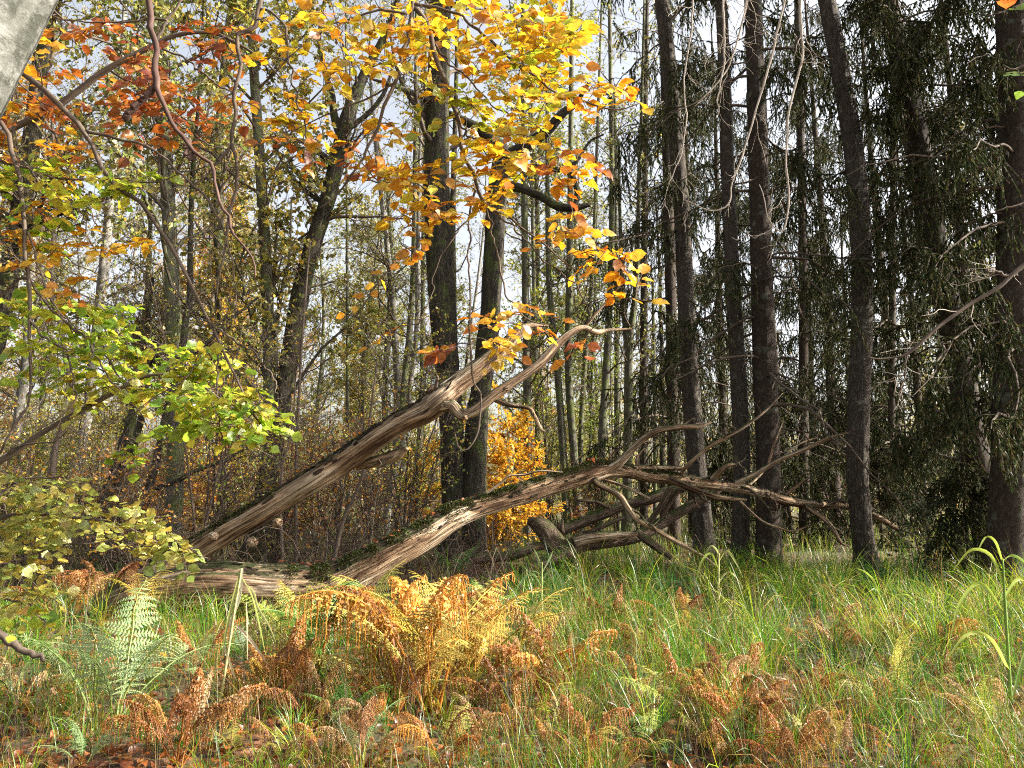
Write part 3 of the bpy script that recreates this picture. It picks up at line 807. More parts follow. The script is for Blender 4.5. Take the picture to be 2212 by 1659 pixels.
# alders and other slim trunks in the middle distance, each where it stands
SLIM = [
    ([(752, 1105, 9), (751, 950, 8), (750, 550, 7), (748, 200, 6), (747, -100, 4)], 27, M_ALDER, 'thin pale pole-like trunk right of the leaning tree'),
    ([(862, 1150, 24), (868, 980, 17), (872, 850, 15), (886, 700, 14), (894, 553, 13), (898, 300, 11), (900, 0, 8)], 26, M_ALDER, 'slim trunk curving gently left of the twin-stemmed tree'),
    ([(834, 1130, 18), (845, 1050, 17), (870, 953, 14), (884, 850, 12), (900, 700, 11), (905, 400, 8), (915, 100, 5)], 24, M_BIRCH, 'pale leaning trunk seen under the fallen limb'),
    ([(900, 1140, 16), (904, 1000, 14), (912, 800, 12), (914, 560, 10), (918, 250, 8), (920, 0, 6)], 28, M_ALDER, 'thin straight trunk touching the left edge of the twin-stemmed tree'),
    ([(836, 1090, 15), (832, 900, 14), (836, 750, 13), (846, 560, 11), (835, 400, 9), (815, 300, 6)], 33, M_ALDER, 'slim far trunk with short stubs above the fallen limb'),
    ([(984, 1100, 17), (981, 900, 16), (979, 650, 15), (978, 450, 13), (985, 200, 10), (990, -100, 7)], 25, M_BARK, 'mossy slim trunk half hidden behind the left twin stem'),
    ([(1140, 1130, 19), (1141, 1000, 18), (1138, 800, 17), (1134, 553, 16), (1132, 300, 13), (1130, 0, 10)], 25, M_ALDER, 'straight lichen-grey trunk right of the twin-stemmed tree'),
    ([(1162, 1120, 11), (1160, 900, 10), (1155, 700, 9), (1150, 400, 8), (1150, 0, 5)], 31, M_ALDER, 'thin trunk close behind the straight lichen-grey one'),
    ([(1225, 1130, 20), (1215, 950, 17), (1204, 800, 16), (1196, 740, 15), (1188, 640, 13), (1184, 553, 12), (1182, 300, 9), (1182, 0, 7)], 25, M_ALDER, 'curved grey-green trunk bulging to the left'),
    ([(1250, 1130, 20), (1240, 980, 18), (1230, 850, 17), (1228, 750, 17), (1230, 600, 16), (1232, 400, 13), (1236, 0, 9)], 25, M_ALDER, 'grey-green trunk beside the curved one'),
    ([(1252, 1110, 12), (1256, 900, 12), (1270, 700, 11), (1281, 560, 9), (1290, 300, 7), (1300, 0, 5)], 28, M_ALDER, 'thin trunk slanting right among the grey-green trunks'),
    ([(1272, 1110, 7), (1276, 900, 7), (1283, 700, 6), (1290, 400, 5)], 34, M_ALDER, 'spindly pale stem between the grey-green trunks'),
    ([(1294, 1140, 19), (1300, 950, 18), (1306, 850, 17), (1314, 720, 16), (1319, 600, 14), (1322, 400, 12), (1318, 100, 9), (1315, -100, 7)], 24, M_ALDER, 'long straight grey-green trunk rising past the tip of the smooth elbowed limb'),
    ([(1333, 1120, 14), (1333, 900, 13), (1332, 700, 12), (1330, 500, 10), (1328, 200, 8)], 29, M_ALDER, 'slim dark trunk left of the forked one'),
    ([(1352, 1170, 24), (1355, 1050, 22), (1357, 900, 20), (1358, 780, 19), (1362, 720, 16), (1372, 640, 13), (1376, 550, 11), (1384, 300, 8), (1392, 0, 5)], 22, M_ALDER, 'forked grey-green trunk splitting into a Y at mid height'),
    ([(1391, 1110, 18), (1390, 900, 17), (1391, 650, 16), (1394, 300, 12), (1398, 0, 8)], 25, M_SPRUCE, 'dark straight trunk at the edge of the spruces'),
    ([(1415, 1100, 9), (1414, 900, 8), (1410, 600, 7)], 34, M_ALDER, 'thin far trunk lit on its edge just left of the ridged trunks'),
    ([(143, 1105, 24), (157, 1020, 23), (180, 936, 23), (192, 870, 23), (200, 786, 22), (213, 686, 22), (227, 553, 21), (240, 400, 17), (258, 200, 12), (270, 0, 8)], 21, M_BIRCH, 'pale birch-like trunk behind the hazel leaves'),
    ([(20, 1080, 22), (34, 950, 20), (46, 850, 19), (57, 760, 18), (66, 600, 16), (80, 350, 12), (95, 100, 8)], 22, M_BIRCH, 'pale birch-like trunk at the far left edge'),
    ([(100, 1115, 15), (113, 1020, 14), (123, 953, 13), (147, 903, 13), (160, 853, 12), (147, 803, 12), (134, 720, 11), (126, 680, 11), (113, 646, 10), (113, 553, 9), (120, 400, 7), (108, 200, 5)], 13, M_TWIG, 'dark crooked stem bending back and forth in front of the pale trunk'),
    ([(300, 1140, 18), (310, 1106, 17), (323, 1053, 17), (343, 970, 16), (362, 880, 15), (387, 786, 15), (394, 753, 15), (402, 690, 14), (410, 640, 14), (411, 553, 12), (415, 400, 10), (430, 200, 7), (440, 0, 4)], 15, M_BARK, 'dark slim tree left of the leaning mossy tree'),
    ([(220, 1130, 36), (232, 1075, 34), (250, 1020, 31), (268, 968, 26), (290, 880, 18), (310, 780, 12), (330, 600, 8)], 16, M_BARK, 'stout mossy trunk leaning right with a torn base, left one of a close pair'),
    ([(246, 1130, 24), (258, 1070, 22), (272, 1020, 20), (285, 975, 18), (305, 900, 14), (330, 760, 9)], 15.6, M_BARK, 'thinner trunk leaning right, right one of a close pair'),
    ([(640, 1190, 8), (640, 1000, 7), (646, 850, 6), (655, 700, 5), (670, 520, 3)], 14, M_TWIG, 'thin black upright sapling stem crossing under the fallen limb'),
    ([(720, 1215, 10), (740, 1130, 9), (770, 1060, 8), (790, 1000, 7), (800, 900, 5), (815, 780, 3)], 13.5, M_TWIG, 'thin leaning brown stem propped beneath the fallen limb'),
    ([(610, 1200, 7), (606, 1090, 6), (612, 1000, 5), (630, 930, 4), (640, 800, 3)], 13, M_TWIG, 'thin black stem just left of the upright sapling stem'),
]
FORKS = {14: [[(1357, 770, 0, 15), (1350, 690, 0, 12), (1346, 640, 0, 11), (1340, 500, .1, 8), (1336, 300, .2, 5)]],
         19: [[(150, 900, 0, 9), (250, 846, .2, 7), (290, 815, .3, 4)]],
         20: [[(390, 770, 0, 10), (433, 753, .1, 9), (500, 690, .2, 6), (560, 640, .3, 4)], [(323, 1060, 0, 11), (380, 1040, -.2, 10), (417, 1020, -.2, 9), (470, 1000, -.1, 8), (533, 985, 0, 4)], [(405, 660, 0, 9), (373, 620, -.3, 7), (355, 560, -.4, 4)]],
         4: [[(838, 700, 0, 6), (800, 660, 0, 5), (770, 640, .2, 3)], [(840, 640, 0, 6), (880, 610, 0, 4)]]}
for i, (pts, d, mat, lab) in enumerate(SLIM):
    small = pts[0][2] < 11 and d < 15
    trunk_tree('slim_tree' if not small else 'sapling_stem', lab, 'tree', pts, d, mat, 16, 90, .09, 1.25, limbs=FORKS.get(i),
               crown=dict(n=24 if not small else 16, m=6 if not small else 4, zmin=4.5 if not small else 1.2, leaves=(1300 if i > 5 and i < 17 else 900) if not small else 60,
                          pal=FARGREEN if i < 17 else [(.2, .22, .05), (.3, .28, .05), (.45, .28, .03), (.14, .16, .04)], len=2.3 if not small else 1.1, ang=1.0, up=.3, size=.085 if d > 20 else .06), seed=20 + i)

# ------------------------------------------------------------------ spruces
def spruce_parts(P, R, rng, zmin, zmax, nl, llen, hang=50, needles=40, dens=1.0, dead_low=True, side=None):
    """P, R: trunk line; branches droop and carry hanging needle strands"""
    cb = MB()
    z = P[:, 2] - P[0, 2]
    zz = zmin + (zmax - zmin) * rng.uniform(0, 1, nl) ** .9
    t = np.interp(zz, z, np.arange(len(P)))
    k = np.clip(t.astype(int), 0, len(P) - 2); f = (t - k)[:, None]
    st = P[k] * (1 - f) + P[k + 1] * f
    az = rng.uniform(0, 2 * math.pi, nl) if side is None else rng.normal(side[0], side[1], nl)
    L = llen * rng.uniform(.6, 1.2, nl) * (1 - .55 * np.clip(zz / (z.max() + 1), 0, 1))
    out = np.stack([np.cos(az), np.sin(az), 0 * az], -1)
    N = 9; s = np.linspace(0, 1, N)
    droop = rng.uniform(.35, .75, nl); lift = rng.uniform(-.05, .3, nl)
    A = st[:, None] + out[:, None] * (s[None, :, None] * L[:, None, None])
    A[..., 2] += (lift[:, None] * s - droop[:, None] * s ** 2 + .12 * np.clip(s - .8, 0, 1) * 2) * L[:, None]
    A[:, 1:] += np.cumsum(rng.normal(0, .02, (nl, N - 1, 3)), axis=1) * L[:, None, None]
    RA = (np.clip(L * .011, .008, .04))[:, None] * np.linspace(1, .25, N)
    cb.tubes(A, RA, 5, mat=0, cap=False)
    bare = (rng.uniform(0, 1, nl) < np.clip(.75 - (zz - zmin) / 5, .06, .75)) if dead_low else np.zeros(nl, bool)
    g = ~bare
    # secondary side shoots in the plane of the branch
    B, RB = children(A[g], RA[g], 7, llen * .3, .85, -.12, 5, rng, .2, 1, .5, .12, .003, .55)
    cb.tubes(B, RB, 3, mat=0, cap=False)
    if bare.any():
        D, RD = children(A[bare], RA[bare], 6, llen * .22, .8, -.15, 5, rng, .2, 1, .5, .3, .0025)
        cb.tubes(D, RD, 3, mat=0, cap=False)
        D2, RD2 = children(D, RD, 3, llen * .1, .8, -.2, 4, rng, .2, 1, .5, .3, .002)
        cb.tubes(D2, RD2, 3, mat=0, cap=False)
    # hanging strands
    allP = np.concatenate([A[g][:, 2:], ], 0)
    nh = int(len(A[g]) * hang * dens)
    p1, _ = sample_on(allP, nh // 3, rng); p2, _ = sample_on(B, nh - nh // 3, rng)
    hp = np.concatenate([p1, p2]); n = len(hp)
    hl = rng.uniform(.2, 1.0, n) * (.5 + .12 * llen)
    d = nrm(np.stack([rng.normal(0, .32, n), rng.normal(0, .32, n), -np.ones(n)], -1))
    H = hp[:, None] + d[:, None] * (np.linspace(0, 1, 3)[None, :, None] * hl[:, None, None])
    H[:, 1:, :2] += np.cumsum(rng.normal(0, .03, (n, 2, 2)), 1)
    cb.tubes(H, np.full((n, 3), .005) * np.linspace(1, .4, 3), 3, mat=0, cap=False)
    BH = np.concatenate([H, B[:, :3], B[:, 2:]], 0)
    nn = n * needles
    pos, tan = sample_on(BH, nn, rng)
    dr = nrm(tan * 1.0 + rand_dir(nn, rng) * .55 + np.array([0, 0, -.3]))
    cb.scatter(T_TRI, pos, frames(dr, rand_dir(nn, rng)), np.stack([rng.uniform(.09, .14, nn), rng.uniform(.04, .1, nn), np.ones(nn)], -1), pal(SPRUCEC, nn, .25, [4, 4, 2, 1], rng), 1)
    return cb


def spruce(label, pts, d, zmin, zmax, nl, llen, seed, group=None, sides=30, **k):
    rng = np.random.default_rng(seed)
    P, R = up_line(pts, d, 160)
    g = gh(P[0, 0], P[0, 1])
    P[0, 2] = min(P[0, 2], g - .1)
    R = R * .86 * (1 + .35 * np.exp(-np.clip(P[:, 2] - g, 0, 9) / .3))
    t = thing('spruce_tree', label, 'spruce', (P[0, 0], P[0, 1], g), group)
    mb = MB(); mb.tubes(P, R, sides, disp=bark_disp(.07, 22, 8, seed)); mb.build('trunk', M_SPRUCE, t)
    spruce_parts(P, R, rng, zmin, zmax, nl, llen, **k).build('crown', [M_TWIG, M_NEEDLE], t, kind='stuff')
    return t


spruce('dark spruce with straight broad trunk, between the scarred trunk and the left-leaning one',
       [(1662, 1240, 62), (1660, 1150, 58), (1660, 1000, 56), (1652, 800, 56), (1646, 600, 52), (1640, 400, 48), (1634, 200, 44), (1626, 0, 40), (1615, -300, 32), (1600, -900, 10)], 15.8, 2.4, 17, 50, 3.6, 51)
spruce('leaning spruce with shaggy hanging twigs on its trunk, right of the left-leaning bare trunk',
       [(2150, 1215, 74), (2128, 1080, 66), (2100, 950, 62), (2078, 820, 60), (2045, 650, 58), (2012, 500, 56), (1985, 330, 54), (1955, 180, 50), (1925, 40, 46), (1880, -200, 38), (1790, -700, 16)], 15.0, 2.0, 16, 74, 3.2, 52, dead_low=False)
spruce('massive dark spruce trunk at the right edge of the view',
       [(2170, 1250, 96), (2180, 1100, 88), (2190, 800, 86), (2196, 500, 82), (2196, 250, 76), (2185, 0, 70), (2170, -300, 58), (2140, -900, 20)], 12.5, 2.0, 15, 84, 3.2, 53, dead_low=False)
spruce('drooping dark spruce at the left edge of the spruces, behind the first ridged trunk',
       [(1456, 1150, 30), (1454, 900, 29), (1448, 600, 26), (1440, 300, 23), (1432, 0, 18), (1425, -300, 8)], 21, 2.6, 17, 52, 3.6, 54, dead_low=False)
spruce('slim spruce in the gap between the dark broad trunk and the left-leaning trunk',
       [(1738, 1170, 24), (1736, 900, 23), (1735, 600, 21), (1730, 300, 18), (1722, 0, 14), (1715, -250, 7)], 23, 2.2, 18, 44, 3.2, 55)
spruce('thin spruce right of the left-leaning trunk, with sparse drooping sprays',
       [(1925, 1150, 17), (1926, 900, 16), (1928, 600, 15), (1930, 300, 13), (1930, 0, 10), (1930, -200, 6)], 24, 2.5, 18, 38, 2.9, 56, hang=40)

# further spruces, copies of three grown at the origin
def spruce_proto(seed, h, r):
    rng = np.random.default_rng(seed)
    z = np.linspace(-.15, h, 60)
    P = np.stack([.12 * np.sin(z * .2 + seed), .1 * np.cos(z * .23 + seed), z], -1)
    R = r * (1 - z / (h * 1.03)) ** .8 + .01
    t = thing('spruce_tree', '', 'spruce')
    mb = MB(); mb.tubes(P, R, 14, disp=bark_disp(.07, 12, 4, seed)); mb.build('trunk', M_SPRUCE, t)
    spruce_parts(P, R, rng, 1.0, h * .97, 52, 3.3, hang=38, needles=34, dead_low=seed % 2 == 0).build('crown', [M_TWIG, M_NEEDLE], t, kind='stuff')
    return t


sp0 = [spruce_proto(61, 19, .17), spruce_proto(62, 23, .2), spruce_proto(63, 16, .14)]
spots = [(1500, 28, 0, 1.0), (1570, 33, 1, 1.0), (1690, 31, 2, 1.1), (1760, 37, 0, 1.1), (1930, 32, 1, 1.1), (2200, 30, 2, 1.2), (1800, 29, 1, 1.0), (1985, 27, 2, 1.0), (2110, 25, 1, 1.0),
         (1600, 40, 0, 1.1), (1850, 44, 2, 1.2), (1430, 38, 2, 1.1), (2050, 40, 1, 1.1), (2160, 44, 0, 1.2)]
rg = np.random.default_rng(9)
used = set()
for i, (px, d, k, s) in enumerate(spots):
    p = at(px, 1000, d)
    loc = (p[0], d, float(gh(p[0], d)))
    lab = 'drooping dark spruce standing further back among the other spruces'
    if k not in used:
        used.add(k); o = sp0[k]; o.location = loc; o.rotation_euler = (0, 0, rg.uniform(0, 6.3)); o.scale = (s,) * 3
        o['label'] = lab; o['group'] = 'spruces further back'
    else:
        copy_thing(sp0[k], loc, rg.uniform(0, 6.3), s, lab, 'spruces further back')


# ------------------------------------------------------------------ broad-leaved trees further back
def decid_proto(seed, h, r, colors, nleaf, size, mat, zmin, n1=34, bend=.55):
    rng = np.random.default_rng(seed)
    z = np.linspace(-.15, h, 40)
    P = np.stack([bend * np.sin(z * .22 + seed) + .03 * z * rng.normal(), bend * np.cos(z * .19 + seed), z], -1)
    R = r * (1 - z / (h * 1.04)) ** .75 + .012
    t = thing('broadleaf_tree', '', 'tree')
    mb = MB(); mb.tubes(P, R, 10, disp=bark_disp(.07, 9, 2, seed))
    A, RA = children(P[None], R[None] * .5, n1, h * .17, .9, .3, 8, rng, zmin / h, .99, .7, .2, .012, .4)
    mb.tubes(A[:6], RA[:6], 5, cap=False)
    mb.build('trunk', mat, t)
    cb = MB()
    cb.tubes(A, RA, 4, cap=False)
    B, RB = children(A, RA, 9, h * .08, .8, .12, 5, rng, .15, 1, .5, .28, .006)
    C_, RC = children(B, RB, 5, h * .038, .75, .05, 4, rng, .15, 1, .5, .3, .0045)
    cb.tubes(B, RB, 3, cap=False); cb.tubes(C_, RC, 3, cap=False)
    pos, tan = sample_on(C_, nleaf, rng)
    dirs = nrm(tan + rand_dir(nleaf, rng) + np.array([0, 0, -.3]))
    cb.scatter(T_DIA, pos, frames(dirs, rand_dir(nleaf, rng) + np.array([0, 0, .7])), rng.uniform(.6, 1.3, nleaf) * size, pal(colors, nleaf, .25, rng=rng), 1)
    cb.build('crown', [M_TWIG, M_FOL], t, kind='stuff')
    return t


yp = []
for seed, h in ((64, 3.2), (65, 4.6)):
    rng = np.random.default_rng(seed); z = np.linspace(-.1, h, 30); P = np.stack([0 * z, 0 * z, z], -1); R = .04 * (1 - z / (h * 1.05)) + .005
    t = thing('young_spruce', '', 'spruce'); mb = MB(); mb.tubes(P, R, 8); mb.build('trunk', M_SPRUCE, t)
    spruce_parts(P, R, rng, .15, h * .96, 46, h * .34, hang=22, needles=26, dead_low=False).build('crown', [M_TWIG, M_NEEDLE], t, kind='stuff'); yp.append(t)
ylab = ['small young spruce low under the massive right-edge trunk', 'young spruce behind the foot of the leaning shaggy spruce', 'young spruce far back in the hazy gap right of the left-leaning trunk', 'young spruce behind the dark broad spruce trunk', 'young spruce between the scarred trunk and the first ridged trunk', 'young spruce in the back, right of the slim gap spruce', 'young spruce far back beyond the end of the fallen limb']
for j, (px, d, k, s) in enumerate(((2075, 13.5, 0, .75), (2110, 17.5, 1, .9), (1960, 26, 1, 1.2), (1700, 23, 1, 1.1), (1560, 22, 0, 1.1), (1800, 26, 1, 1.2), (1895, 22, 0, 1.0))):
    p = at(px, 1000, d); loc = (p[0], d, float(gh(p[0], d)))
    o = yp[k] if j in (0, 1) else None
    if o is not None: o.location = loc; o.scale = (s,) * 3; o['label'] = ylab[j]; o['group'] = 'young spruces'
    else: copy_thing(yp[k], loc, rg.uniform(0, 6.3), s, ylab[j], 'young spruces')

dp = [decid_proto(71, 20, .15, FARGREEN, 14000, .1, M_ALDER, 3.5), decid_proto(72, 17, .12, [(.3, .28, .05), (.45, .33, .04), (.2, .2, .05)], 14000, .1, M_ALDER, 2.5),
      decid_proto(73, 22, .2, [(.18, .19, .05), (.3, .25, .06), (.25, .18, .05)], 11000, .1, M_BARK, 5), decid_proto(74, 13, .1, FARGOLD, 9500, .09, M_TWIG, 1.5),
      decid_proto(75, 18, .13, [(.35, .16, .03), (.45, .25, .03), (.25, .2, .05)], 9000, .1, M_BIRCH, 3), decid_proto(76, 21, .14, FARGREEN, 3500, .1, M_BIRCH, 4)]
kinds = ['grey-barked tree with thin yellow-green foliage far back in the wood', 'slim tree with yellowing foliage far back in the wood', 'dark-barked tree with dull sparse foliage far back in the wood',
         'low golden-leaved tree far back in the wood', 'pale-barked tree with russet foliage far back in the wood', 'pale-barked nearly bare tree far back in the wood']
usedd = set()
rg = np.random.default_rng(12)
cells = []
for row, (d0, d1, step) in enumerate(((15.5, 22, 3.2), (22, 32, 2.7), (32, 44, 3.0), (44, 60, 3.5), (60, 88, 4.5))):
    x = -.8 * d1
    while x < .8 * d1:
        cells.append((x + rg.uniform(-.4, .4) * step, rg.uniform(d0, d1), row)); x += step * rg.uniform(.8, 1.2)
for (x, d, row) in cells:
    u = x / d                                    # bearing: the spruces hold the right of the wood, a light gap lies mid right
    if u > .13 and d < 46 and rg.uniform() < .9: continue
    if u > .13 and d >= 46 and rg.uniform() < .5: continue
    if row == 0 and (u > -.14): continue
    if -.02 < u < .13 and row < 3 and rg.uniform() < .55: continue
    if -.12 < u < .0 and row == 1: continue
    w = [2, 2, 1.6, 1.2, 1.5, 1.6] if u < -.1 else [3, 2.4, .5, .5, .5, 2]
    k = int(rg.choice(6, p=np.array(w) / sum(w)))
    s = rg.uniform(.85, 1.2)
    loc = (x, d, float(gh(x, d)))
    if k not in usedd:
        usedd.add(k); o = dp[k]; o.location = loc; o.rotation_euler = (0, 0, rg.uniform(0, 6.3)); o.scale = (s,) * 3
        o['label'] = kinds[k]; o['group'] = 'broad-leaved trees further back'
    else:
        copy_thing(dp[k], loc, rg.uniform(0, 6.3), s, kinds[k], 'broad-leaved trees further back')


# the wood goes on to the right of the view and dapples the clearing
for x, y, k, s in ((24, 4.0, 5, 1.0),):
    copy_thing(dp[k], (x, y, float(gh(x, y))), rg.uniform(0, 6.3), s, kinds[k].replace('far back in the wood', 'beyond the right side of the clearing'), 'broad-leaved trees right of the clearing')
for x, y, k, s in ((19, 15.5, 0, .9), (24, 13, 1, .9)):
    copy_thing(sp0[k], (x, y, float(gh(x, y))), rg.uniform(0, 6.3), s, 'drooping dark spruce beyond the right side of the clearing', 'spruces right of the clearing')


# the far wood that closes the view
def far_wood():
    rng = np.random.default_rng(33)
    mb = MB()
    K = 560
    a = rng.uniform(-1.0, 1.0, K); r = rng.uniform(92, 150, K)
    x, y = r * np.sin(a), r * np.cos(a)
    h = rng.uniform(11, 19, K)
    z = np.linspace(0, 1, 5)
    P = np.stack([x[:, None] + np.cumsum(rng.normal(0, .25, (K, 5)), 1), y[:, None] + 0 * z, gh(x, y)[:, None] + h[:, None] * z - .2], -1)
    mb.tubes(P, (rng.uniform(.1, .24, K))[:, None] * np.linspace(1, .2, 5), 5, cap=False)
    n = 110000
    i = rng.integers(0, K, n)
    zz = rng.beta(1.3, 1.5, n) * h[i]
    pos = np.stack([x[i] + rng.normal(0, 1.6, n), y[i] + rng.normal(0, 1.6, n), gh(x[i], y[i]) + zz + .3], -1)
    base = pal([(.26, .26, .07), (.36, .33, .07), (.45, .3, .05), (.2, .2, .08), (.3, .2, .08)], K, .15, rng=rng)[i]
    mb.scatter(T_DIA, pos, frames(rand_dir(n, rng), rand_dir(n, rng)), rng.uniform(.2, .42, n), np.clip(base * (1 + rng.normal(0, .2, (n, 1))), 0, 1), 1)
    n = 16000
    a = rng.uniform(-1, 1, n); r = rng.uniform(55, 150, n)
    pos = np.stack([r * np.sin(a), r * np.cos(a), gh(r * np.sin(a), r * np.cos(a)) + rng.exponential(.7, n)], -1)
    mb.scatter(T_DIA, pos, frames(rand_dir(n, rng), rand_dir(n, rng)), rng.uniform(.15, .45, n), pal([(.3, .15, .05), (.24, .26, .06), (.4, .28, .06), (.2, .12, .06)], n, .2, rng=rng), 1)
    mb.build('far_wood', [M_ALDER, M_FOL], kind='stuff')


far_wood()


# ------------------------------------------------------------------ understorey shrubs: golden and orange beech saplings
def shrub(label, px, py, d, w, h, colors, nleaf, seed, size=.06, nst=4, cat='shrub', name='beech_sapling', flat=True, mats=None, group=None, mul=1.0):
    rng = np.random.default_rng(seed)
    p = at(px, py, d); x, y = p[0], d; g = float(gh(x, y))
    t = thing(name, label, cat, (x, y, g), group)
    mb = MB(); cb = MB()
    lines = []
    for s in range(nst):
        a = rng.uniform(0, 6.3); lean = rng.uniform(.05, .3) * w
        z = np.linspace(0, 1, 8)
        P = np.stack([x + rng.normal(0, .08) + lean * np.cos(a) * z ** 1.4 + .04 * np.sin(z * 7 + s), y + lean * np.sin(a) * z ** 1.4, g - .05 + h * rng.uniform(.75, 1.05) * z], -1)
        R = np.linspace(.022, .004, 8) * (h / 3) ** .5
        mb.tubes(P, R, 7); lines.append((P, R))
    mb.build('stem', M_TWIG, t)
    PP = np.stack([l[0] for l in lines]); RR = np.stack([l[1] for l in lines])
    A, RA = children(PP, RR, 16, w * .62, 1.25, .05, 6, rng, .12, 1, .6, .15, .003, .45)
    B, RB = children(A, RA, 7, w * .26, .8, 0, 4, rng, .1, 1, .5, .2, .0018)
    cb.tubes(A, RA, 4, cap=False); cb.tubes(B, RB, 3, cap=False)
    pos, tan = sample_on(np.concatenate([B, A[:, -4:]]), nleaf, rng)
    dirs = nrm(tan + rand_dir(nleaf, rng) * .9 + np.array([0, 0, -.15]))
    nh = rand_dir(nleaf, rng) * .7 + np.array([0, 0, 1.2 if flat else .4])
    cb.scatter(T_DIA, pos, frames(dirs, nh), rng.uniform(.7, 1.3, nleaf) * size, pal(colors, nleaf, .2, rng=rng), 1)
    cb.build('foliage', [M_TWIG, M_FOL], t, kind='stuff')


GB = [(.7, .42, .03), (.62, .34, .02), (.7, .5, .05), (.5, .2, .015)]
OB = [(.52, .2, .02), (.45, .13, .015), (.6, .32, .03), (.4, .1, .015)]
shrub('bright golden beech sapling glowing just right of the twin-stemmed tree', 1108, 1150, 18.7, 2.3, 3.6, GB, 11000, 81, .085, 6)
shrub('golden beech sapling just left of the twin-stemmed tree', 912, 1140, 22, 1.5, 3.4, GB + [(.4, .42, .05)], 5000, 82, .085)
shrub('orange beech sapling behind the leaning mossy tree', 650, 1120, 22, 2.4, 3.2, OB, 5000, 83, .08)
shrub('rusty orange beech thicket left of the leaning mossy tree', 480, 1110, 22, 2.8, 2.6, OB + [(.6, .4, .04)], 5500, 84, .075)
shrub('orange-brown low beech far to the left behind the paired leaning trunks', 330, 1110, 24, 3.0, 2.6, OB, 5000, 85, .075)
shrub('tall yellow-orange beech sapling rising left of the leaning mossy tree', 480, 1110, 19, 2.6, 7.6, [(.6, .36, .03), (.55, .25, .02), (.5, .45, .05)], 5200, 86, .07)
shrub('small red-orange beech seedling under the right limb, by the snag', 1250, 1130, 17, .7, 1.5, OB, 330, 87, .06, 2)
shrub('yellow-green bush behind the crooked stem on the left', 60, 1105, 17, 2.2, 2.7, [(.3, .36, .05), (.4, .42, .06), (.5, .42, .05)], 4000, 88, .07)
shrub('yellow bush behind the pale birch-like trunk', 215, 1100, 24, 3.0, 5.0, [(.45, .42, .06), (.35, .36, .06), (.55, .4, .05)], 6000, 89, .085)
shrub('light green elder bush far back between the grey-green trunks', 1275, 1110, 36, 3.6, 5.5, [(.3, .36, .08), (.4, .4, .08), (.5, .42, .06)], 6000, 90, .11)
shrub('yellow-green bush far back right of the golden sapling', 1165, 1110, 40, 3.5, 4.2, [(.45, .42, .07), (.55, .42, .05), (.3, .34, .07)], 5000, 91, .11)
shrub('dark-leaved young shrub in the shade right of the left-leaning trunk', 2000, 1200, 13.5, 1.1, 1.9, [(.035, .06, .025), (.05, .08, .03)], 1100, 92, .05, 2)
shrub('dull green bush in the hazy gap right of the left-leaning trunk', 1960, 1130, 34, 4, 4.2, [(.2, .22, .09), (.26, .26, .1)], 2600, 93, .1)
shrub('russet bush at the far left edge under the pale trunk', -10, 1110, 20, 2.6, 2.6, OB + [(.3, .15, .05)], 1500, 94, .075)
shrub('tall light green sapling with airy leaves behind the elbowed limb', 1180, 1120, 30, 3.2, 11, [(.3, .38, .06), (.38, .42, .07), (.5, .45, .06)], 5500, 95, .1, 3)
shrub('airy yellow-green sapling in front of the dark spruces edge', 1330, 1110, 27, 2.6, 9, [(.3, .38, .06), (.38, .42, .07)], 3600, 96, .085, 3)


# bare twiggy bushes that fill the mid-ground on the left and in the centre
def bare_bush(seed, h, w, leaves, colors):
    rng = np.random.default_rng(seed)
    t = thing('bare_bush', '', 'bush')
    z = np.linspace(0, 1, 9); Ps, Rs = [], []
    for s in range(6):
        a = rng.uniform(0, 6.3); lean = rng.uniform(.1, .5) * w
        P = np.stack([lean * np.cos(a) * z ** 1.3, lean * np.sin(a) * z ** 1.3, -.05 + h * rng.uniform(.6, 1.05) * z], -1)
        P[1:] += np.cumsum(rng.normal(0, .03, (8, 3)), 0)
        Ps.append(P); Rs.append(np.linspace(.022, .006, 9) * rng.uniform(.7, 1.2))
    Ps, Rs = np.stack(Ps), np.stack(Rs)
    mb = MB(); mb.tubes(Ps, Rs, 6); mb.build('stem', M_TWIG, t)
    A, RA = children(Ps, Rs, 9, w * .7, .8, .15, 8, rng, .1, 1, .6, .22, .004, .4)
    B, RB = children(A, RA, 6, w * .32, .75, .05, 6, rng, .1, 1, .6, .28, .003)
    C_, RC = children(B, RB, 4, w * .15, .7, 0, 4, rng, .1, 1, .6, .3, .0025)
    cb = MB(); cb.tubes(A, RA, 4, cap=False); cb.tubes(B, RB, 3, cap=False); cb.tubes(C_, RC, 3, cap=False)
    pos, tan = sample_on(C_, leaves, rng)
    cb.scatter(T_DIA, pos, frames(nrm(tan + rand_dir(leaves, rng)), rand_dir(leaves, rng) + np.array([0, 0, .9])), rng.uniform(.6, 1.2, leaves) * .06, pal(colors, leaves, .25, rng=rng), 1)
    cb.build('twigs', [M_TWIG, M_FOL], t, kind='stuff')
    return t


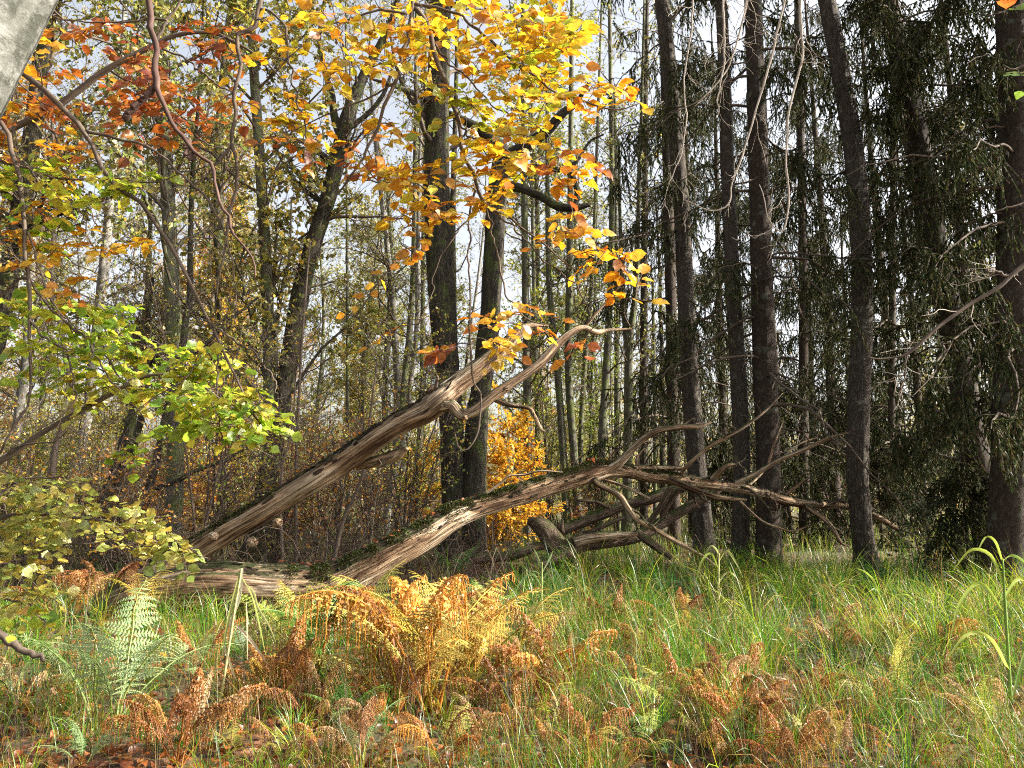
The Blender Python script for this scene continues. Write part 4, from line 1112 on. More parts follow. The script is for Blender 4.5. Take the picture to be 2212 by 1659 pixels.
bb = [bare_bush(601, 3.2, 1.8, 1300, [(.5, .42, .05), (.35, .38, .05), (.5, .25, .03)]), bare_bush(602, 4.6, 2.2, 1700, [(.3, .36, .05), (.42, .42, .06), (.5, .36, .04)]), bare_bush(603, 2.2, 1.8, 1200, [(.5, .2, .02), (.5, .26, .03), (.3, .12, .02)])]
bl = ['tangled brown bush with yellow and orange leaves in the mid-ground', 'tall twiggy bush with scattered yellow-green leaves in the mid-ground', 'low brown bush with russet leaves in the mid-ground']
rg = np.random.default_rng(77); done = set()
for j, (px, d) in enumerate(((60, 13), (190, 19), (300, 12.5), (380, 18), (450, 13.5), (520, 21), (600, 15.5), (690, 19), (740, 14.5), (800, 21), (880, 16), (930, 25), (250, 24), (120, 26), (420, 27), (560, 28), (700, 29), (820, 30), (-60, 17), (1180, 27), (1280, 24), (1060, 30), (20, 21), (340, 30), (640, 24))):
    k = j % 3; p = at(px, 1000, d); loc = (p[0], d, float(gh(p[0], d)))
    if k not in done:
        done.add(k); o = bb[k]; o.location = loc; o.rotation_euler = (0, 0, rg.uniform(0, 6.3)); o['label'] = bl[k]; o['group'] = 'bare bushes in the mid-ground'
    else:
        copy_thing(bb[k], loc, rg.uniform(0, 6.3), rg.uniform(.8, 1.3), bl[k], 'bare bushes in the mid-ground')

# ------------------------------------------------------------------ near beech trunk, boughs and hazels with single leaves
def near_trunk():
    t = thing('beech_tree', 'smooth grey beech trunk leaning into the top left corner, close by', 'tree', (-2.6, 1.7, 0))
    pts = [(-1450, 2750, 1.62, 300), (-900, 1750, 1.6, 260), (-480, 900, 1.57, 250), (-251, 421, 1.55, 245), (-61, 41, 1.55, 244), (60, -200, 1.55, 235), (250, -600, 1.6, 210), (420, -1100, 1.8, 160)]
    P, R = line3(pts, 160)
    P[:, 2] = np.where(P[:, 2] < .4, P[:, 2], P[:, 2])
    mb = MB(); mb.tubes(P, R, 64, disp=bark_disp(.012, 14, 10, 2, .035)); mb.build('trunk', M_BEECH, t)
    return P, R


NEAR = near_trunk()


def grow_leafy(t, lines, regions, seed, lmesh, tmpl, size, per=5, tmat=M_TWIG, maxstep=.5, nobj=300, up=.9, face=.55):
    """regions: (cx, cy, rx, ry, sprays, palette, d0, d1). Sprays are joined by twigs to the nearest branch point."""
    rng = np.random.default_rng(seed)
    pool = np.concatenate([l for l in lines]); mb = MB()
    lv = []
    todo = []
    for cx, cy, rx, ry, n, colors, d0, d1 in regions:
        r = np.sqrt(rng.uniform(0, 1, n)); a = rng.uniform(0, 6.3, n)
        for i in range(n):
            todo.append((at(cx + rx * r[i] * math.cos(a[i]), cy + ry * r[i] * math.sin(a[i]), rng.uniform(d0, d1)), colors))
    # nearest to the branches first
    dist = [np.min(np.linalg.norm(pool - c, axis=1)) for c, _ in todo]
    TP, TR = [], []
    for j in np.argsort(dist):
        c, colors = todo[j]
        k = np.argmin(np.linalg.norm(pool - c, axis=1) + .3 * np.clip(c[2] - pool[:, 2], 0, 1)); b = pool[k]
        v = c - b; L = np.linalg.norm(v)
        s = np.linspace(0, 1, 8)[:, None]
        over = nrm(v * np.array([1, 1, .45]) + np.array([0, 0, -.08 * L])) * min(.12, .06 + .2 * L)
        q = b + v * s + np.array([0, 0, 1]) * (.10 * L * np.sin(s * math.pi)) + rng.normal(0, .015 * L, (8, 3)) * s
        q = np.vstack([q, q[-1] + over * .5 + [0, 0, -.004], q[-1] + over + [0, 0, -.014]])
        TP.append(q); TR.append(np.linspace(.0022 + .0012 * min(L, 1), .0009, 10))
        pool = np.vstack([pool, q[3:]])
        n = int(rng.integers(max(2, per - 2), per + 3))
        side = 1 if rng.uniform() < .5 else -1
        nh0 = nrm(rand_dir(1, rng)[0] * .55 + np.array([0, 0, up]) + np.array([0, -face, 0]))
        for i in range(n):
            f = 9 - i * min(1.6, 7 / n) * (1 if L > .12 else .6)
            k0 = int(np.clip(math.floor(f), 0, 8)); ff = np.clip(f - k0, 0, 1)
            p = q[k0] * (1 - ff) + q[k0 + 1] * ff
            tan = nrm(q[min(k0 + 1, 9)] - q[k0])
            sd = nrm(np.cross(nh0, tan)); side = -side
            d = nrm(tan * (.75 if i else 1.4) + sd * side * (1.0 if i else .15) + rng.normal(0, .22, 3) + np.array([0, 0, -.06])) * np.array([1, 1, .55])
            nh = nh0 + rng.normal(0, .42, 3)
            sc = size * rng.choice([.7, 1, 1, 1.1]) * rng.uniform(.7, 1.2)
            lv.append((p + d * sc * .2, d, nh, sc, pal(colors, 1, .14, rng=rng)[0]))
    mb.tubes(np.stack(TP), np.stack(TR), 4, cap=False)
    mb.build('twigs', tmat, t, kind='stuff')
    pos = np.array([l[0] for l in lv]); D = np.array([l[1] for l in lv]); NH = np.array([l[2] for l in lv]); S = np.array([l[3] for l in lv]); C = np.array([l[4] for l in lv])
    M = frames(D, NH)
    show = S / np.linalg.norm(pos - np.array([0, 0, CAM_H]), axis=1)
    order = np.argsort(-show)
    loc = np.array(t.location)
    for i in order[:nobj]:
        o = bpy.data.objects.new('leaf', lmesh[int(rng.integers(len(lmesh)))])
        SC.collection.objects.link(o); o.parent = t
        m = Matrix.Identity(4)
        for a in range(3):
            for b in range(3): m[a][b] = M[i][a][b] * S[i]
            m[a][3] = pos[i][a] - loc[a]
        o.matrix_basis = m
        o.color = (*C[i], 1)
    rest = order[nobj:]
    if len(rest):
        lb = MB(); lb.scatter(tmpl, pos[rest], M[rest], S[rest], C[rest]); lb.build('leaves', M_LEAF, t, kind='stuff')
    print('leaves', t.name, len(lv))


def bough(name, label, cat, blines, mat, seed, side=None, sides=10, partname='branch'):
    """branch lines given in the picture with their depth; returns thing and world lines"""
    rng = np.random.default_rng(seed)
    L = [line3(b, 48) for b in blines]
    for P, R in L:
        w = fbm(np.stack([np.arange(48) * .35, np.full(48, seed), np.full(48, 3.)], -1), 2, seed)
        P += (w[:, None] * np.array([1, .5, .8])) * .012 * np.clip(np.arange(48) / 10, 0, 1)[:, None]
    t = thing(name, label, cat, L[0][0][0])
    for P, R in L:
        mb = MB(); mb.tubes(P, R, sides, disp=bark_disp(.07, 60, 16, seed, .08)); mb.build(partname, mat, t)
    if side:
        n, ln, ang, mm = side
        P = np.stack([p for p, _ in L]); R = np.stack([r for _, r in L])
        A, RA = children(P, R, n, ln, ang, -.05, 7, rng, .15, .98, .4, .22, .001, .4)
        B, RB = children(A, RA, 3, ln * .4, .8, 0, 5, rng, .2, 1, .6, .25, .0008)
        mb = MB(); mb.tubes(A, RA, 4, cap=False); mb.tubes(B, RB, 3, cap=False); mb.build('twigs', mm or mat, t, kind='stuff')
        return t, [p for p, _ in L] + [a for a in A]
    return t, [p for p, _ in L]


def dl(d, *pts):
    return [(x, y, d + (q[0] if q else 0), w) for x, y, w, *q in pts]


OG = [(.66, .38, .02), (.62, .28, .012), (.55, .2, .012), (.7, .46, .03)]
YG = [(.66, .46, .025), (.62, .5, .03), (.4, .44, .03), (.68, .4, .02), (.32, .4, .03)]
MIX = [(.66, .44, .02), (.62, .32, .014), (.5, .46, .03), (.56, .22, .012), (.68, .48, .03)]
RU = [(.36, .1, .02), (.42, .13, .02), (.28, .065, .015), (.5, .2, .025)]

gb, gl = bough('golden_beech_bough', 'beech bough full of golden and orange leaves hanging down in the middle', 'bough', [
    dl(2.9, (930, -420, 26, -.5), (905, -200, 22, -.25), (891, 0, 13), (897, 18, 11), (924, 57, 10), (937, 117, 10), (967, 183, 9), (979, 227, 9), (994, 267, 9), (1004, 327, 8), (1024, 373, 7), (1027, 410, 7), (1054, 450, 6), (1097, 467, 5), (1131, 497, 4), (1171, 522, 4), (1215, 560, 3), (1260, 592, 2)),
    dl(2.9, (891, 0, 11), (887, 50, 9), (871, 117, 8), (857, 167, 8), (831, 227, 7), (811, 293, 6), (777, 350, 5), (744, 400, 4), (722, 428, 3), (690, 450, 2)),
    dl(2.85, (895, 10, 7), (950, 17, 6), (1004, 40, 6), (1054, 83, 6), (1100, 127, 5), (1154, 163, 5), (1204, 197, 4), (1271, 223, 4), (1331, 237, 3), (1385, 222, 2)),
    dl(2.9, (1027, 410, 5), (1018, 440, 5), (1014, 480, 4), (1014, 553, 4), (1014, 620, 4), (1017, 753, 4), (1034, 853, 4), (1036, 900, 4), (1031, 936, 4), (1018, 962, 3), (1004, 973, 3), (992, 962, 2), (984, 936, 2)),
    dl(2.9, (1040, 430, 5), (1057, 467, 4), (1074, 553, 4), (1088, 610, 4), (1105, 650, 3), (1140, 690, 3), (1190, 700, 2)),
    dl(2.95, (930, 80, 5), (965, 130, 4), (1000, 160, 4), (1060, 220, 3), (1110, 255, 3), (1170, 270, 2)),
    dl(2.8, (985, 245, 5), (1010, 290, 4), (1060, 310, 4), (1120, 330, 3), (1190, 345, 2)),
    dl(3.0, (880, 30, 5), (820, 22, 5), (760, 40, 4), (700, 60, 3), (640, 110, 3), (590, 160, 2)),
    dl(3.0, (850, 180, 4), (800, 210, 4), (750, 230, 3), (700, 250, 3), (640, 280, 2)),
    dl(2.85, (1040, 435, 3), (990, 500, 3), (950, 560, 2), (930, 640, 2), (905, 700, 2)),
    dl(2.9, (1054, 450, 4), (1120, 500, 4), (1170, 560, 3), (1230, 600, 3), (1290, 700, 2)),
], M_TWIG, 101)
grow_leafy(gb, gl, [(990, 90, 290, 95, 66, MIX, 2.6, 3.2), (1120, 60, 140, 70, 36, MIX, 2.6, 3.1), (850, 40, 120, 50, 14, MIX, 2.7, 3.2), (690, 110, 150, 110, 26, OG + YG[:2], 2.8, 3.3), (1190, 150, 90, 110, 24, YG + OG[:2], 2.6, 3.0), (1310, 210, 90, 28, 13, OG + YG[:1], 2.6, 2.95),
                   (1060, 250, 180, 70, 30, YG, 2.6, 3.1), (1110, 310, 120, 60, 20, MIX, 2.6, 3.0), (990, 390, 150, 70, 28, MIX, 2.6, 3.1), (700, 330, 120, 70, 14, RU[1:] + OG, 2.8, 3.2), (850, 330, 90, 80, 12, OG, 2.8, 3.1),
                   (1225, 370, 55, 35, 8, RU[1:] + OG, 2.7, 2.95), (1205, 490, 45, 40, 7, OG, 2.7, 3.0), (1290, 565, 60, 30, 6, OG, 2.7, 2.9), (1150, 680, 90, 40, 8, OG, 2.7, 3.0), (1040, 740, 80, 35, 5, OG + YG[:1], 2.7, 3.0),
                   (940, 470, 60, 40, 6, OG, 2.75, 3.0), (880, 550, 30, 20, 2, OG, 2.8, 3), (960, 755, 60, 8, 2, RU[1:], 2.8, 3), (785, 645, 12, 8, 1, OG, 2.9, 3), (845, 730, 14, 10, 1, OG, 2.9, 3), (1270, 745, 60, 20, 2, RU, 2.8, 3), (1320, 620, 60, 25, 3, OG, 2.7, 2.9), (610, 250, 80, 50, 7, MIX, 2.9, 3.3)],
           7, leaf_meshes[1], T_BEECH, .057, per=6)

rb, rl = bough('rusty_beech_bough', 'dark arching beech bough with rust-red and orange leaves at the upper left', 'bough', [
    dl(3.3, (-420, 420, 30, -.7), (-150, 345, 20, -.3), (13, 283, 14), (127, 227, 13), (233, 150, 12), (333, 97, 10), (367, 80, 9), (417, 70, 8), (467, 73, 7), (507, 90, 6), (567, 133, 4), (620, 190, 2)),
    dl(3.3, (335, 97, 6), (347, 70, 6), (360, 43, 6), (385, 15, 5), (397, -10, 5), (405, -60, 4)),
    dl(3.25, (360, 43, 4), (320, 40, 4), (283, 47, 4), (200, 47, 3), (140, 43, 3), (95, 30, 2)),
    dl(3.35, (233, 150, 5), (300, 190, 4), (360, 240, 4), (430, 300, 3), (500, 330, 2)),
    dl(3.3, (90, 245, 6), (120, 300, 5), (150, 370, 4), (190, 440, 3), (220, 520, 2)),
    dl(3.3, (345, 102, 5), (400, 128, 4), (450, 165, 4), (500, 200, 3), (560, 240, 2)),
    dl(3.2, (30, 275, 5), (30, 330, 4), (60, 420, 4), (90, 500, 3), (150, 560, 2), (215, 600, 2)),
], M_TWIG, 103, sides=9)
grow_leafy(rb, rl, [(250, 70, 140, 60, 12, RU, 3.1, 3.5), (300, 180, 120, 60, 20, RU, 3.1, 3.5), (360, 260, 110, 50, 14, RU, 3.1, 3.6), (130, 190, 100, 60, 12, RU + OG[:2], 3.1, 3.5), (60, 290, 90, 80, 14, OG + RU[:2], 3.0, 3.4), (150, 340, 80, 50, 8, OG + [(.35, .4, .04)], 3.1, 3.5),
                   (50, 470, 70, 60, 8, OG, 3.0, 3.4), (200, 530, 120, 30, 9, OG, 3.0, 3.4), (180, 630, 50, 40, 4, OG, 3.0, 3.3), (470, 110, 70, 70, 8, RU, 3.1, 3.5), (500, 230, 60, 60, 6, RU + OG, 3.1, 3.5), (110, 560, 90, 25, 5, OG, 3, 3.3)],
           11, leaf_meshes[1], T_BEECH, .056, per=7)

root = (-620, 1560, 3.5, 26)
hz, hl = bough('hazel_shrub', 'hazel with lime green and yellow leaves hanging in from the left, above the fallen stem', 'shrub', [
    [(-950, 2080, 3.0, 40), (-620, 1500, 3.2, 30), (-250, 1130, 3.2, 22), (0, 996, 3.2, 13), (100, 930, 3.2, 11), (250, 846, 3.2, 9), (330, 810, 3.2, 6), (430, 830, 3.2, 4), (520, 890, 3.2, 3)],
    [(-620, 1500, 3.2, 28), (-480, 900, 3.2, 24), (-320, 350, 3.2, 20), (-150, 150, 3.15, 17), (-20, 110, 3.1, 14), (30, 143, 3.05, 13), (83, 187, 3.05, 12), (133, 230, 3.05, 12), (183, 283, 3.05, 11), (210, 333, 3.05, 10), (240, 393, 3.05, 10), (300, 433, 3.05, 9), (333, 483, 3.05, 8), (380, 553, 3.0, 8), (410, 610, 3.0, 7), (440, 680, 3.0, 6), (467, 736, 3.0, 6), (517, 836, 3.0, 5), (567, 920, 3.0, 4), (640, 960, 3.0, 2)],
    [(-480, 900, 3.2, 18), (-300, 400, 3.1, 14), (-100, 240, 3.0, 11), (0, 267, 3.0, 9), (20, 317, 3.0, 9), (37, 367, 3.0, 9), (50, 450, 3.0, 8), (57, 553, 3.0, 8), (60, 586, 3.0, 8), (63, 686, 3.0, 7), (62, 786, 3.0, 6), (60, 870, 3.0, 5), (33, 920, 3.0, 5), (0, 980, 3.0, 4)],
    [(63, 690, 3.0, 5), (100, 730, 3.0, 5), (150, 760, 3, 4), (155, 830, 3, 4), (165, 860, 3, 4), (130, 900, 3, 3), (80, 930, 3, 2)],
    [(-100, 680, 3.1, 8), (0, 640, 3.1, 6), (60, 600, 3.1, 5), (130, 690, 3.1, 5), (220, 760, 3.1, 4), (290, 880, 3.1, 2)],
    [(183, 283, 3.05, 7), (260, 300, 3.05, 6), (330, 320, 3.05, 5), (400, 380, 3.0, 5), (470, 470, 3.0, 4), (500, 560, 3.0, 3), (510, 700, 3.0, 2)],
    [(60, 500, 3, 4), (110, 640, 3, 4), (160, 700, 3.0, 3), (240, 820, 3, 3), (330, 930, 3, 2)],
    [(467, 736, 3.0, 4), (440, 760, 3.0, 4), (400, 820, 2.95, 3), (330, 860, 2.95, 2), (270, 910, 2.95, 2)],
    [(440, 690, 3.0, 4), (520, 740, 3.0, 4), (580, 800, 3.0, 3), (600, 850, 3, 2)],
    [(470, 760, 3, 4), (472, 830, 3, 4), (470, 900, 3, 4), (485, 960, 3, 3), (490, 1020, 3, 2)],
    [(-300, 400, 3.1, 12), (-150, 330, 3.1, 9), (0, 345, 3.1, 6), (120, 385, 3.1, 5), (240, 385, 3.1, 4), (330, 395, 3.1, 3), (400, 370, 3.1, 2)],
], M_TWIG, 105, side=(4, .5, .9, M_TWIG))
LG = LIME; LY = [(.45, .44, .05), (.55, .46, .05), (.3, .36, .04)]
grow_leafy(hz, hl, [(110, 400, 150, 50, 26, LG, 2.9, 3.3), (60, 110, 40, 35, 4, OG, 2.6, 2.8), (330, 395, 60, 25, 6, LG[:3], 2.9, 3.2), (150, 700, 160, 60, 40, LG + LG[:2], 2.9, 3.6), (330, 800, 180, 60, 56, LG, 2.9, 3.6), (480, 880, 110, 50, 38, LG, 2.8, 3.4),
                   (560, 935, 45, 14, 6, LG, 2.8, 3.1), (40, 650, 60, 40, 7, LG, 2.9, 3.3), (100, 790, 90, 50, 12, LG, 2.9, 3.5), (240, 870, 120, 40, 12, LY, 3, 3.5), (290, 985, 25, 30, 3, LG, 3, 3.3), (60, 500, 80, 40, 5, LG, 2.9, 3.2), (400, 920, 60, 20, 6, LG[:2], 2.9, 3.2)],
           13, leaf_meshes[2], T_HAZEL, .05, per=8, up=1.0, face=.2)

h2, h2l = bough('hazel_shoot', 'low spreading hazel spray with pale lime and yellow leaves at the lower left', 'shrub', [
    [(-820, 2000, 2.9, 30), (-500, 1500, 3.1, 22), (-200, 1230, 3.2, 14), (0, 1120, 3.2, 9), (100, 1108, 3.2, 7), (200, 1122, 3.2, 5), (300, 1150, 3.2, 4), (400, 1190, 3.2, 3), (450, 1205, 3.2, 2)],
    [(-200, 1230, 3.2, 10), (-80, 1220, 3.1, 7), (20, 1220, 3.1, 5), (120, 1180, 3.1, 4), (240, 1170, 3.1, 3), (330, 1180, 3.1, 2)],
    [(-200, 1230, 3.2, 9), (-80, 1280, 3.0, 7), (20, 1290, 3.0, 5), (80, 1320, 3.0, 3), (110, 1350, 3.0, 2)],
    [(-60, 1150, 3.2, 7), (20, 1050, 3.2, 5), (90, 1030, 3.2, 4), (170, 1040, 3.2, 2)],
], M_TWIG, 107)
PLY = [(.42, .45, .1), (.5, .5, .12), (.3, .38, .08), (.55, .46, .08)]
grow_leafy(h2, h2l, [(80, 1055, 120, 34, 24, PLY, 3.0, 3.5), (170, 1125, 180, 34, 42, PLY, 3.0, 3.5), (320, 1170, 90, 20, 12, PLY, 3, 3.4), (60, 1170, 90, 50, 20, PLY, 2.9, 3.4), (50, 1260, 60, 50, 18, PLY, 2.8, 3.2), (400, 1195, 35, 10, 4, PLY, 3, 3.3), (60, 1335, 45, 25, 5, LG, 2.8, 3.1)],
           17, leaf_meshes[2], T_HAZEL, .044, per=8, up=1.0, face=.25)

bough('bare_branch', 'close purple-brown forked bare branch hanging down at the upper left', 'branch', [
    dl(1.6, (318, -260, 17), (322, -90, 15), (327, 0, 13), (333, 67, 12), (337, 120, 12), (341, 173, 14), (353, 203, 10), (383, 260, 9), (405, 298, 9), (428, 330, 7), (450, 360, 7), (473, 410, 6), (493, 467, 6), (510, 505, 5), (533, 547, 4), (550, 600, 2)),
    dl(1.6, (340, 178, 13), (318, 206, 13), (290, 234, 13), (266, 258, 12)),
    dl(1.6, (405, 298, 8), (410, 325, 8), (414, 348, 6)),
], M_PURPLE, 109, sides=16)
bough('bare_branch', 'thin grey-brown branch with an offset fork dropping straight down at the upper left', 'branch', [
    dl(3.0, (590, -180, 12), (563, 0, 10), (556, 30, 9), (550, 58, 9), (530, 70, 9), (514, 76, 9), (517, 133, 8), (510, 200, 8), (505, 260, 8), (503, 300, 8), (507, 400, 7), (497, 467, 6), (480, 553, 5), (470, 640, 3)),
    dl(3.0, (503, 310, 6), (470, 350, 6), (448, 375, 5), (420, 400, 3)),
    dl(3.0, (560, 20, 6), (585, 25, 5), (615, 60, 5), (622, 110, 5), (632, 170, 4), (650, 250, 4), (668, 310, 3), (690, 370, 2)),
], M_TWIG, 111, side=(5, .35, .8, None))
bough('bare_branch', 'fine pale bare twigs trailing down in front of the dark spruces', 'branch', [
    dl(4.2, (1556, -150, 7), (1561, 0, 5), (1565, 43, 5), (1563, 140, 4), (1553, 200, 3), (1549, 250, 2)),
    dl(4.2, (1735, -150, 7), (1728, 0, 6), (1733, 110, 5), (1725, 160, 5), (1705, 240, 5), (1701, 290, 4), (1698, 367, 4), (1705, 433, 4), (1695, 493, 3), (1681, 500, 3), (1661, 467, 2), (1638, 400, 2)),
    dl(4.2, (1715, -120, 7), (1695, 0, 5), (1675, 83, 5), (1655, 167, 5), (1635, 233, 4), (1618, 290, 4), (1598, 350, 4), (1581, 400, 3), (1578, 433, 3), (1555, 453, 3), (1508, 447, 2), (1475, 433, 2)),
    dl(4.3, (1500, -120, 6), (1497, 0, 4), (1490, 90, 4), (1478, 180, 3), (1482, 260, 3), (1470, 340, 2), (1440, 400, 2)),
    dl(4.3, (1620, -120, 6), (1612, 0, 4), (1596, 80, 4), (1570, 150, 3), (1540, 190, 3), (1500, 230, 2)),
], M_PALE, 113, side=(11, .34, .8, None), sides=7)
tw, twl = bough('bare_branch', 'brown twig reaching in from the right edge down across the hazy gap', 'branch', [
    dl(3.6, (2420, 430, 11), (2212, 573, 9), (2158, 620, 8), (2091, 660, 7), (2021, 710, 7), (1975, 753, 6), (1948, 770, 5), (1925, 774, 4), (1900, 774, 3), (1872, 768, 2)),
    dl(3.6, (1960, 762, 4), (1956, 800, 3), (1950, 830, 3), (1942, 850, 2)),
    dl(3.6, (2180, 600, 5), (2160, 588, 5), (2140, 586, 4), (2128, 578, 2)),
], M_TWIG, 115, side=(5, .25, .8, M_PALE), sides=8)
DGL_SHADED = [(.12, .2, .03), (.2, .24, .04)]  # green leaves darkened in colour to stand for the shade they hang in
rr, rrl = bough('hazel_branch', 'hazel twig with a few green and orange leaves at the top right edge', 'branch', [
    dl(2.6, (2500, -120, 9), (2330, 60, 7), (2230, 130, 5), (2190, 150, 4), (2165, 140, 2)),
    dl(2.6, (2400, 300, 7), (2260, 420, 5), (2210, 440, 4), (2170, 450, 3), (2150, 458, 2)),
    dl(2.6, (2330, 60, 5), (2230, 10, 4), (2170, 25, 3), (2130, 35, 2)),
], M_TWIG, 117)
grow_leafy(rr, rrl, [(2205, 150, 20, 12, 2, DGL_SHADED, 2.5, 2.7), (2190, 28, 30, 8, 1, DGL_SHADED + RU[:1], 2.5, 2.7), (2195, 450, 15, 10, 1, DGL_SHADED, 2.5, 2.7)], 19, leaf_meshes[2], T_HAZEL, .06, per=3)
bough('bare_branch', 'crooked grey stick lying at the lower left edge among dead leaves', 'branch', [
    dl(5.0, (-60, 1350, 16), (0, 1370, 16), (30, 1392, 15), (62, 1410, 13), (100, 1425, 7))], M_TWIG, 118)


# ------------------------------------------------------------------ ground cover
def gz(x, y):
    return gh(x, y) + .01


def blades(mb, x, y, L, W, bend, lean, az, colors, lev=5, mat=0):
    K = len(x)
    s = np.linspace(0, 1, lev)
    ph = lean[:, None] + bend[:, None] * s[None] ** 1.3
    dl_ = L[:, None] / (lev - 1)
    hx = np.concatenate([np.zeros((K, 1)), np.cumsum(np.sin(ph[:, :-1]) * dl_, 1)], 1)
    hz = np.concatenate([np.zeros((K, 1)), np.cumsum(np.cos(ph[:, :-1]) * dl_, 1)], 1)
    C = np.stack([x[:, None] + hx * np.cos(az)[:, None], y[:, None] + hx * np.sin(az)[:, None], gz(x, y)[:, None] - .02 + hz], -1)
    w = W[:, None] * np.array([.7, 1, .9, .6, .06] if lev == 5 else np.concatenate([[.7], np.linspace(1, .06, lev - 1)]))[None]
    tw = RNG.uniform(-1.2, 1.2, K)[:, None] + RNG.normal(0, .6, K)[:, None] * s
    sd = np.stack([-np.sin(az)[:, None] * np.cos(tw), np.cos(az)[:, None] * np.cos(tw), np.sin(tw)], -1) * .5
    V = np.stack([C - sd * w[..., None], C + sd * w[..., None]], 2)
    i = np.arange(K * lev * 2).reshape(K, lev, 2)
    F = np.stack([i[:, :-1, 0], i[:, :-1, 1], i[:, 1:, 1], i[:, 1:, 0]], -1).reshape(-1, 4)
    mb.add(V.reshape(-1, 3), [F], np.repeat(colors, lev * 2, axis=0), None, mat)


GR = [(.045, .13, .006), (.08, .18, .01), (.15, .23, .014), (.035, .095, .018), (.27, .19, .05), (.3, .27, .02), (.18, .09, .025)]


def grass():
    rng = np.random.default_rng(44)
    n = 52000
    d = np.exp(rng.uniform(np.log(3.4), np.log(17), n)); u = rng.uniform(-.84, .84, n)
    x, y = u * d, d
    cl = fbm(np.stack([x * 1.1, y * 1.1, 0 * x], -1), 2, 6)
    dens = np.where(u > -.02, .95, .5) * np.clip(.5 + 2.0 * cl, .04, 1)
    dens = np.where((u > -.02) & (d < 7), dens * .6, dens)
    dens = np.where((u < -.1) & (d < 9), dens * .75, dens)
    dens = np.where((u < .0) & (d > 10.5), dens * .45, dens)
    dens = np.where((u > -.2) & (u < .06) & (d > 4.6) & (d < 7.4), dens * .55, dens)
    k = rng.uniform(0, 1, n) < dens
    x, y, u, d, cl = x[k], y[k], u[k], d[k], cl[k]; n = len(x)
    L = rng.uniform(.16, .58, n) * np.where(u > 0, 1.15, .85) * (1 + .35 * cl) * np.clip(.75 + d / 30, .8, 1.15)
    tall = rng.uniform(0, 1, n) < .035; L[tall] *= 1.7
    W = rng.uniform(.0028, .0075, n) * np.clip(d / 7, .8, 1.7)
    az = rng.uniform(0, 6.3, n)
    mb = MB()
    blades(mb, x, y, L, W, rng.gamma(2.2, .5, n).clip(.1, 2.6), rng.uniform(0, .45, n), az, pal(GR, n, .2, [3, 4, 3, 2.4, 2.2, 1.6, 1.4], rng))
    # tussocks: blades leaving one root and arching outward
    T = 1250
    d = np.exp(rng.uniform(np.log(3.6), np.log(16.5), T)); u = rng.uniform(-.84, .84, T)
    k = rng.uniform(0, 1, T) < np.where(u > -.02, .95, .7) * np.where((u < 0) & (d > 10.2), .3, 1) * np.where(d < 6.8, np.where((u > -.22) & (u < .04), .2, .62), 1)
    d, u = d[k], u[k]; T = len(d)
    m = rng.integers(16, 46, T); i = np.repeat(np.arange(T), m); n = len(i)
    sz = rng.uniform(.6, 1.15, T) * np.where(u > 0, 1.05, .8) * np.clip((d - 1.6) / 5.2, .5, 1.08)
    tone = pal([(.045, .14, .006), (.085, .2, .01), (.16, .26, .014), (.24, .26, .02), (.03, .09, .02), (.26, .17, .04)], T, .2, [3, 4, 4, 2, 3, 1.5], rng)
    rr = np.abs(rng.normal(0, .06, n)); aa = rng.uniform(0, 6.3, n)
    bx, by = (u * d)[i] + rr * np.cos(aa), d[i] + rr * np.sin(aa)
    col = np.clip(tone[i] * (1 + rng.normal(0, .25, (n, 1))), .01, 1)
    dry = rng.uniform(0, 1, n) < .12; col[dry] = pal([(.36, .25, .08), (.26, .14, .04), (.42, .34, .16)], int(dry.sum()), .2, rng=rng)
    blades(mb, bx, by, rng.uniform(.35, .85, n) * sz[i], rng.uniform(.0035, .0085, n) * np.clip(d[i] / 7, .8, 1.6), rng.gamma(3, .5, n).clip(.3, 2.9), rng.uniform(.02, .4, n), aa + rng.normal(0, .5, n), col, lev=5)
    # dry straws
    m = 420
    d = np.exp(rng.uniform(np.log(4), np.log(14), m)); u = rng.uniform(-.75, .8, m)
    blades(mb, u * d, d, rng.uniform(.3, .8, m), rng.uniform(.002, .004, m) * d / 6, rng.uniform(-.2, .4, m), rng.uniform(0, .7, m), rng.uniform(0, 6.3, m), pal([(.45, .38, .24), (.4, .28, .13), (.3, .17, .06)], m, .2, rng=rng))
    mb.build('grass', M_GRASS, kind='stuff')
    mb = MB()
    n = 42000
    d = np.exp(rng.uniform(np.log(15), np.log(62), n)); u = rng.uniform(-.85, .85, n)
    x, y = u * d, d
    cl = fbm(np.stack([x * .35, y * .35, 0 * x], -1), 2, 16)
    k = rng.uniform(0, 1, n) < np.where(u > -.05, .9, .55) * np.clip(.6 + 1.4 * cl, .1, 1)
    x, y, d = x[k], y[k], d[k]; n = len(x)
    blades(mb, x, y, rng.uniform(.3, .85, n), rng.uniform(.012, .022, n) * d / 22, rng.gamma(2, .5, n).clip(.1, 2.4), rng.uniform(0, .4, n), rng.uniform(0, 6.3, n),
           pal([(.1, .17, .02), (.17, .23, .03), (.24, .25, .04), (.08, .13, .03), (.22, .15, .05)], n, .2, rng=rng), lev=4)
    mb.build('distant_grass', M_GRASS, kind='stuff')


grass()


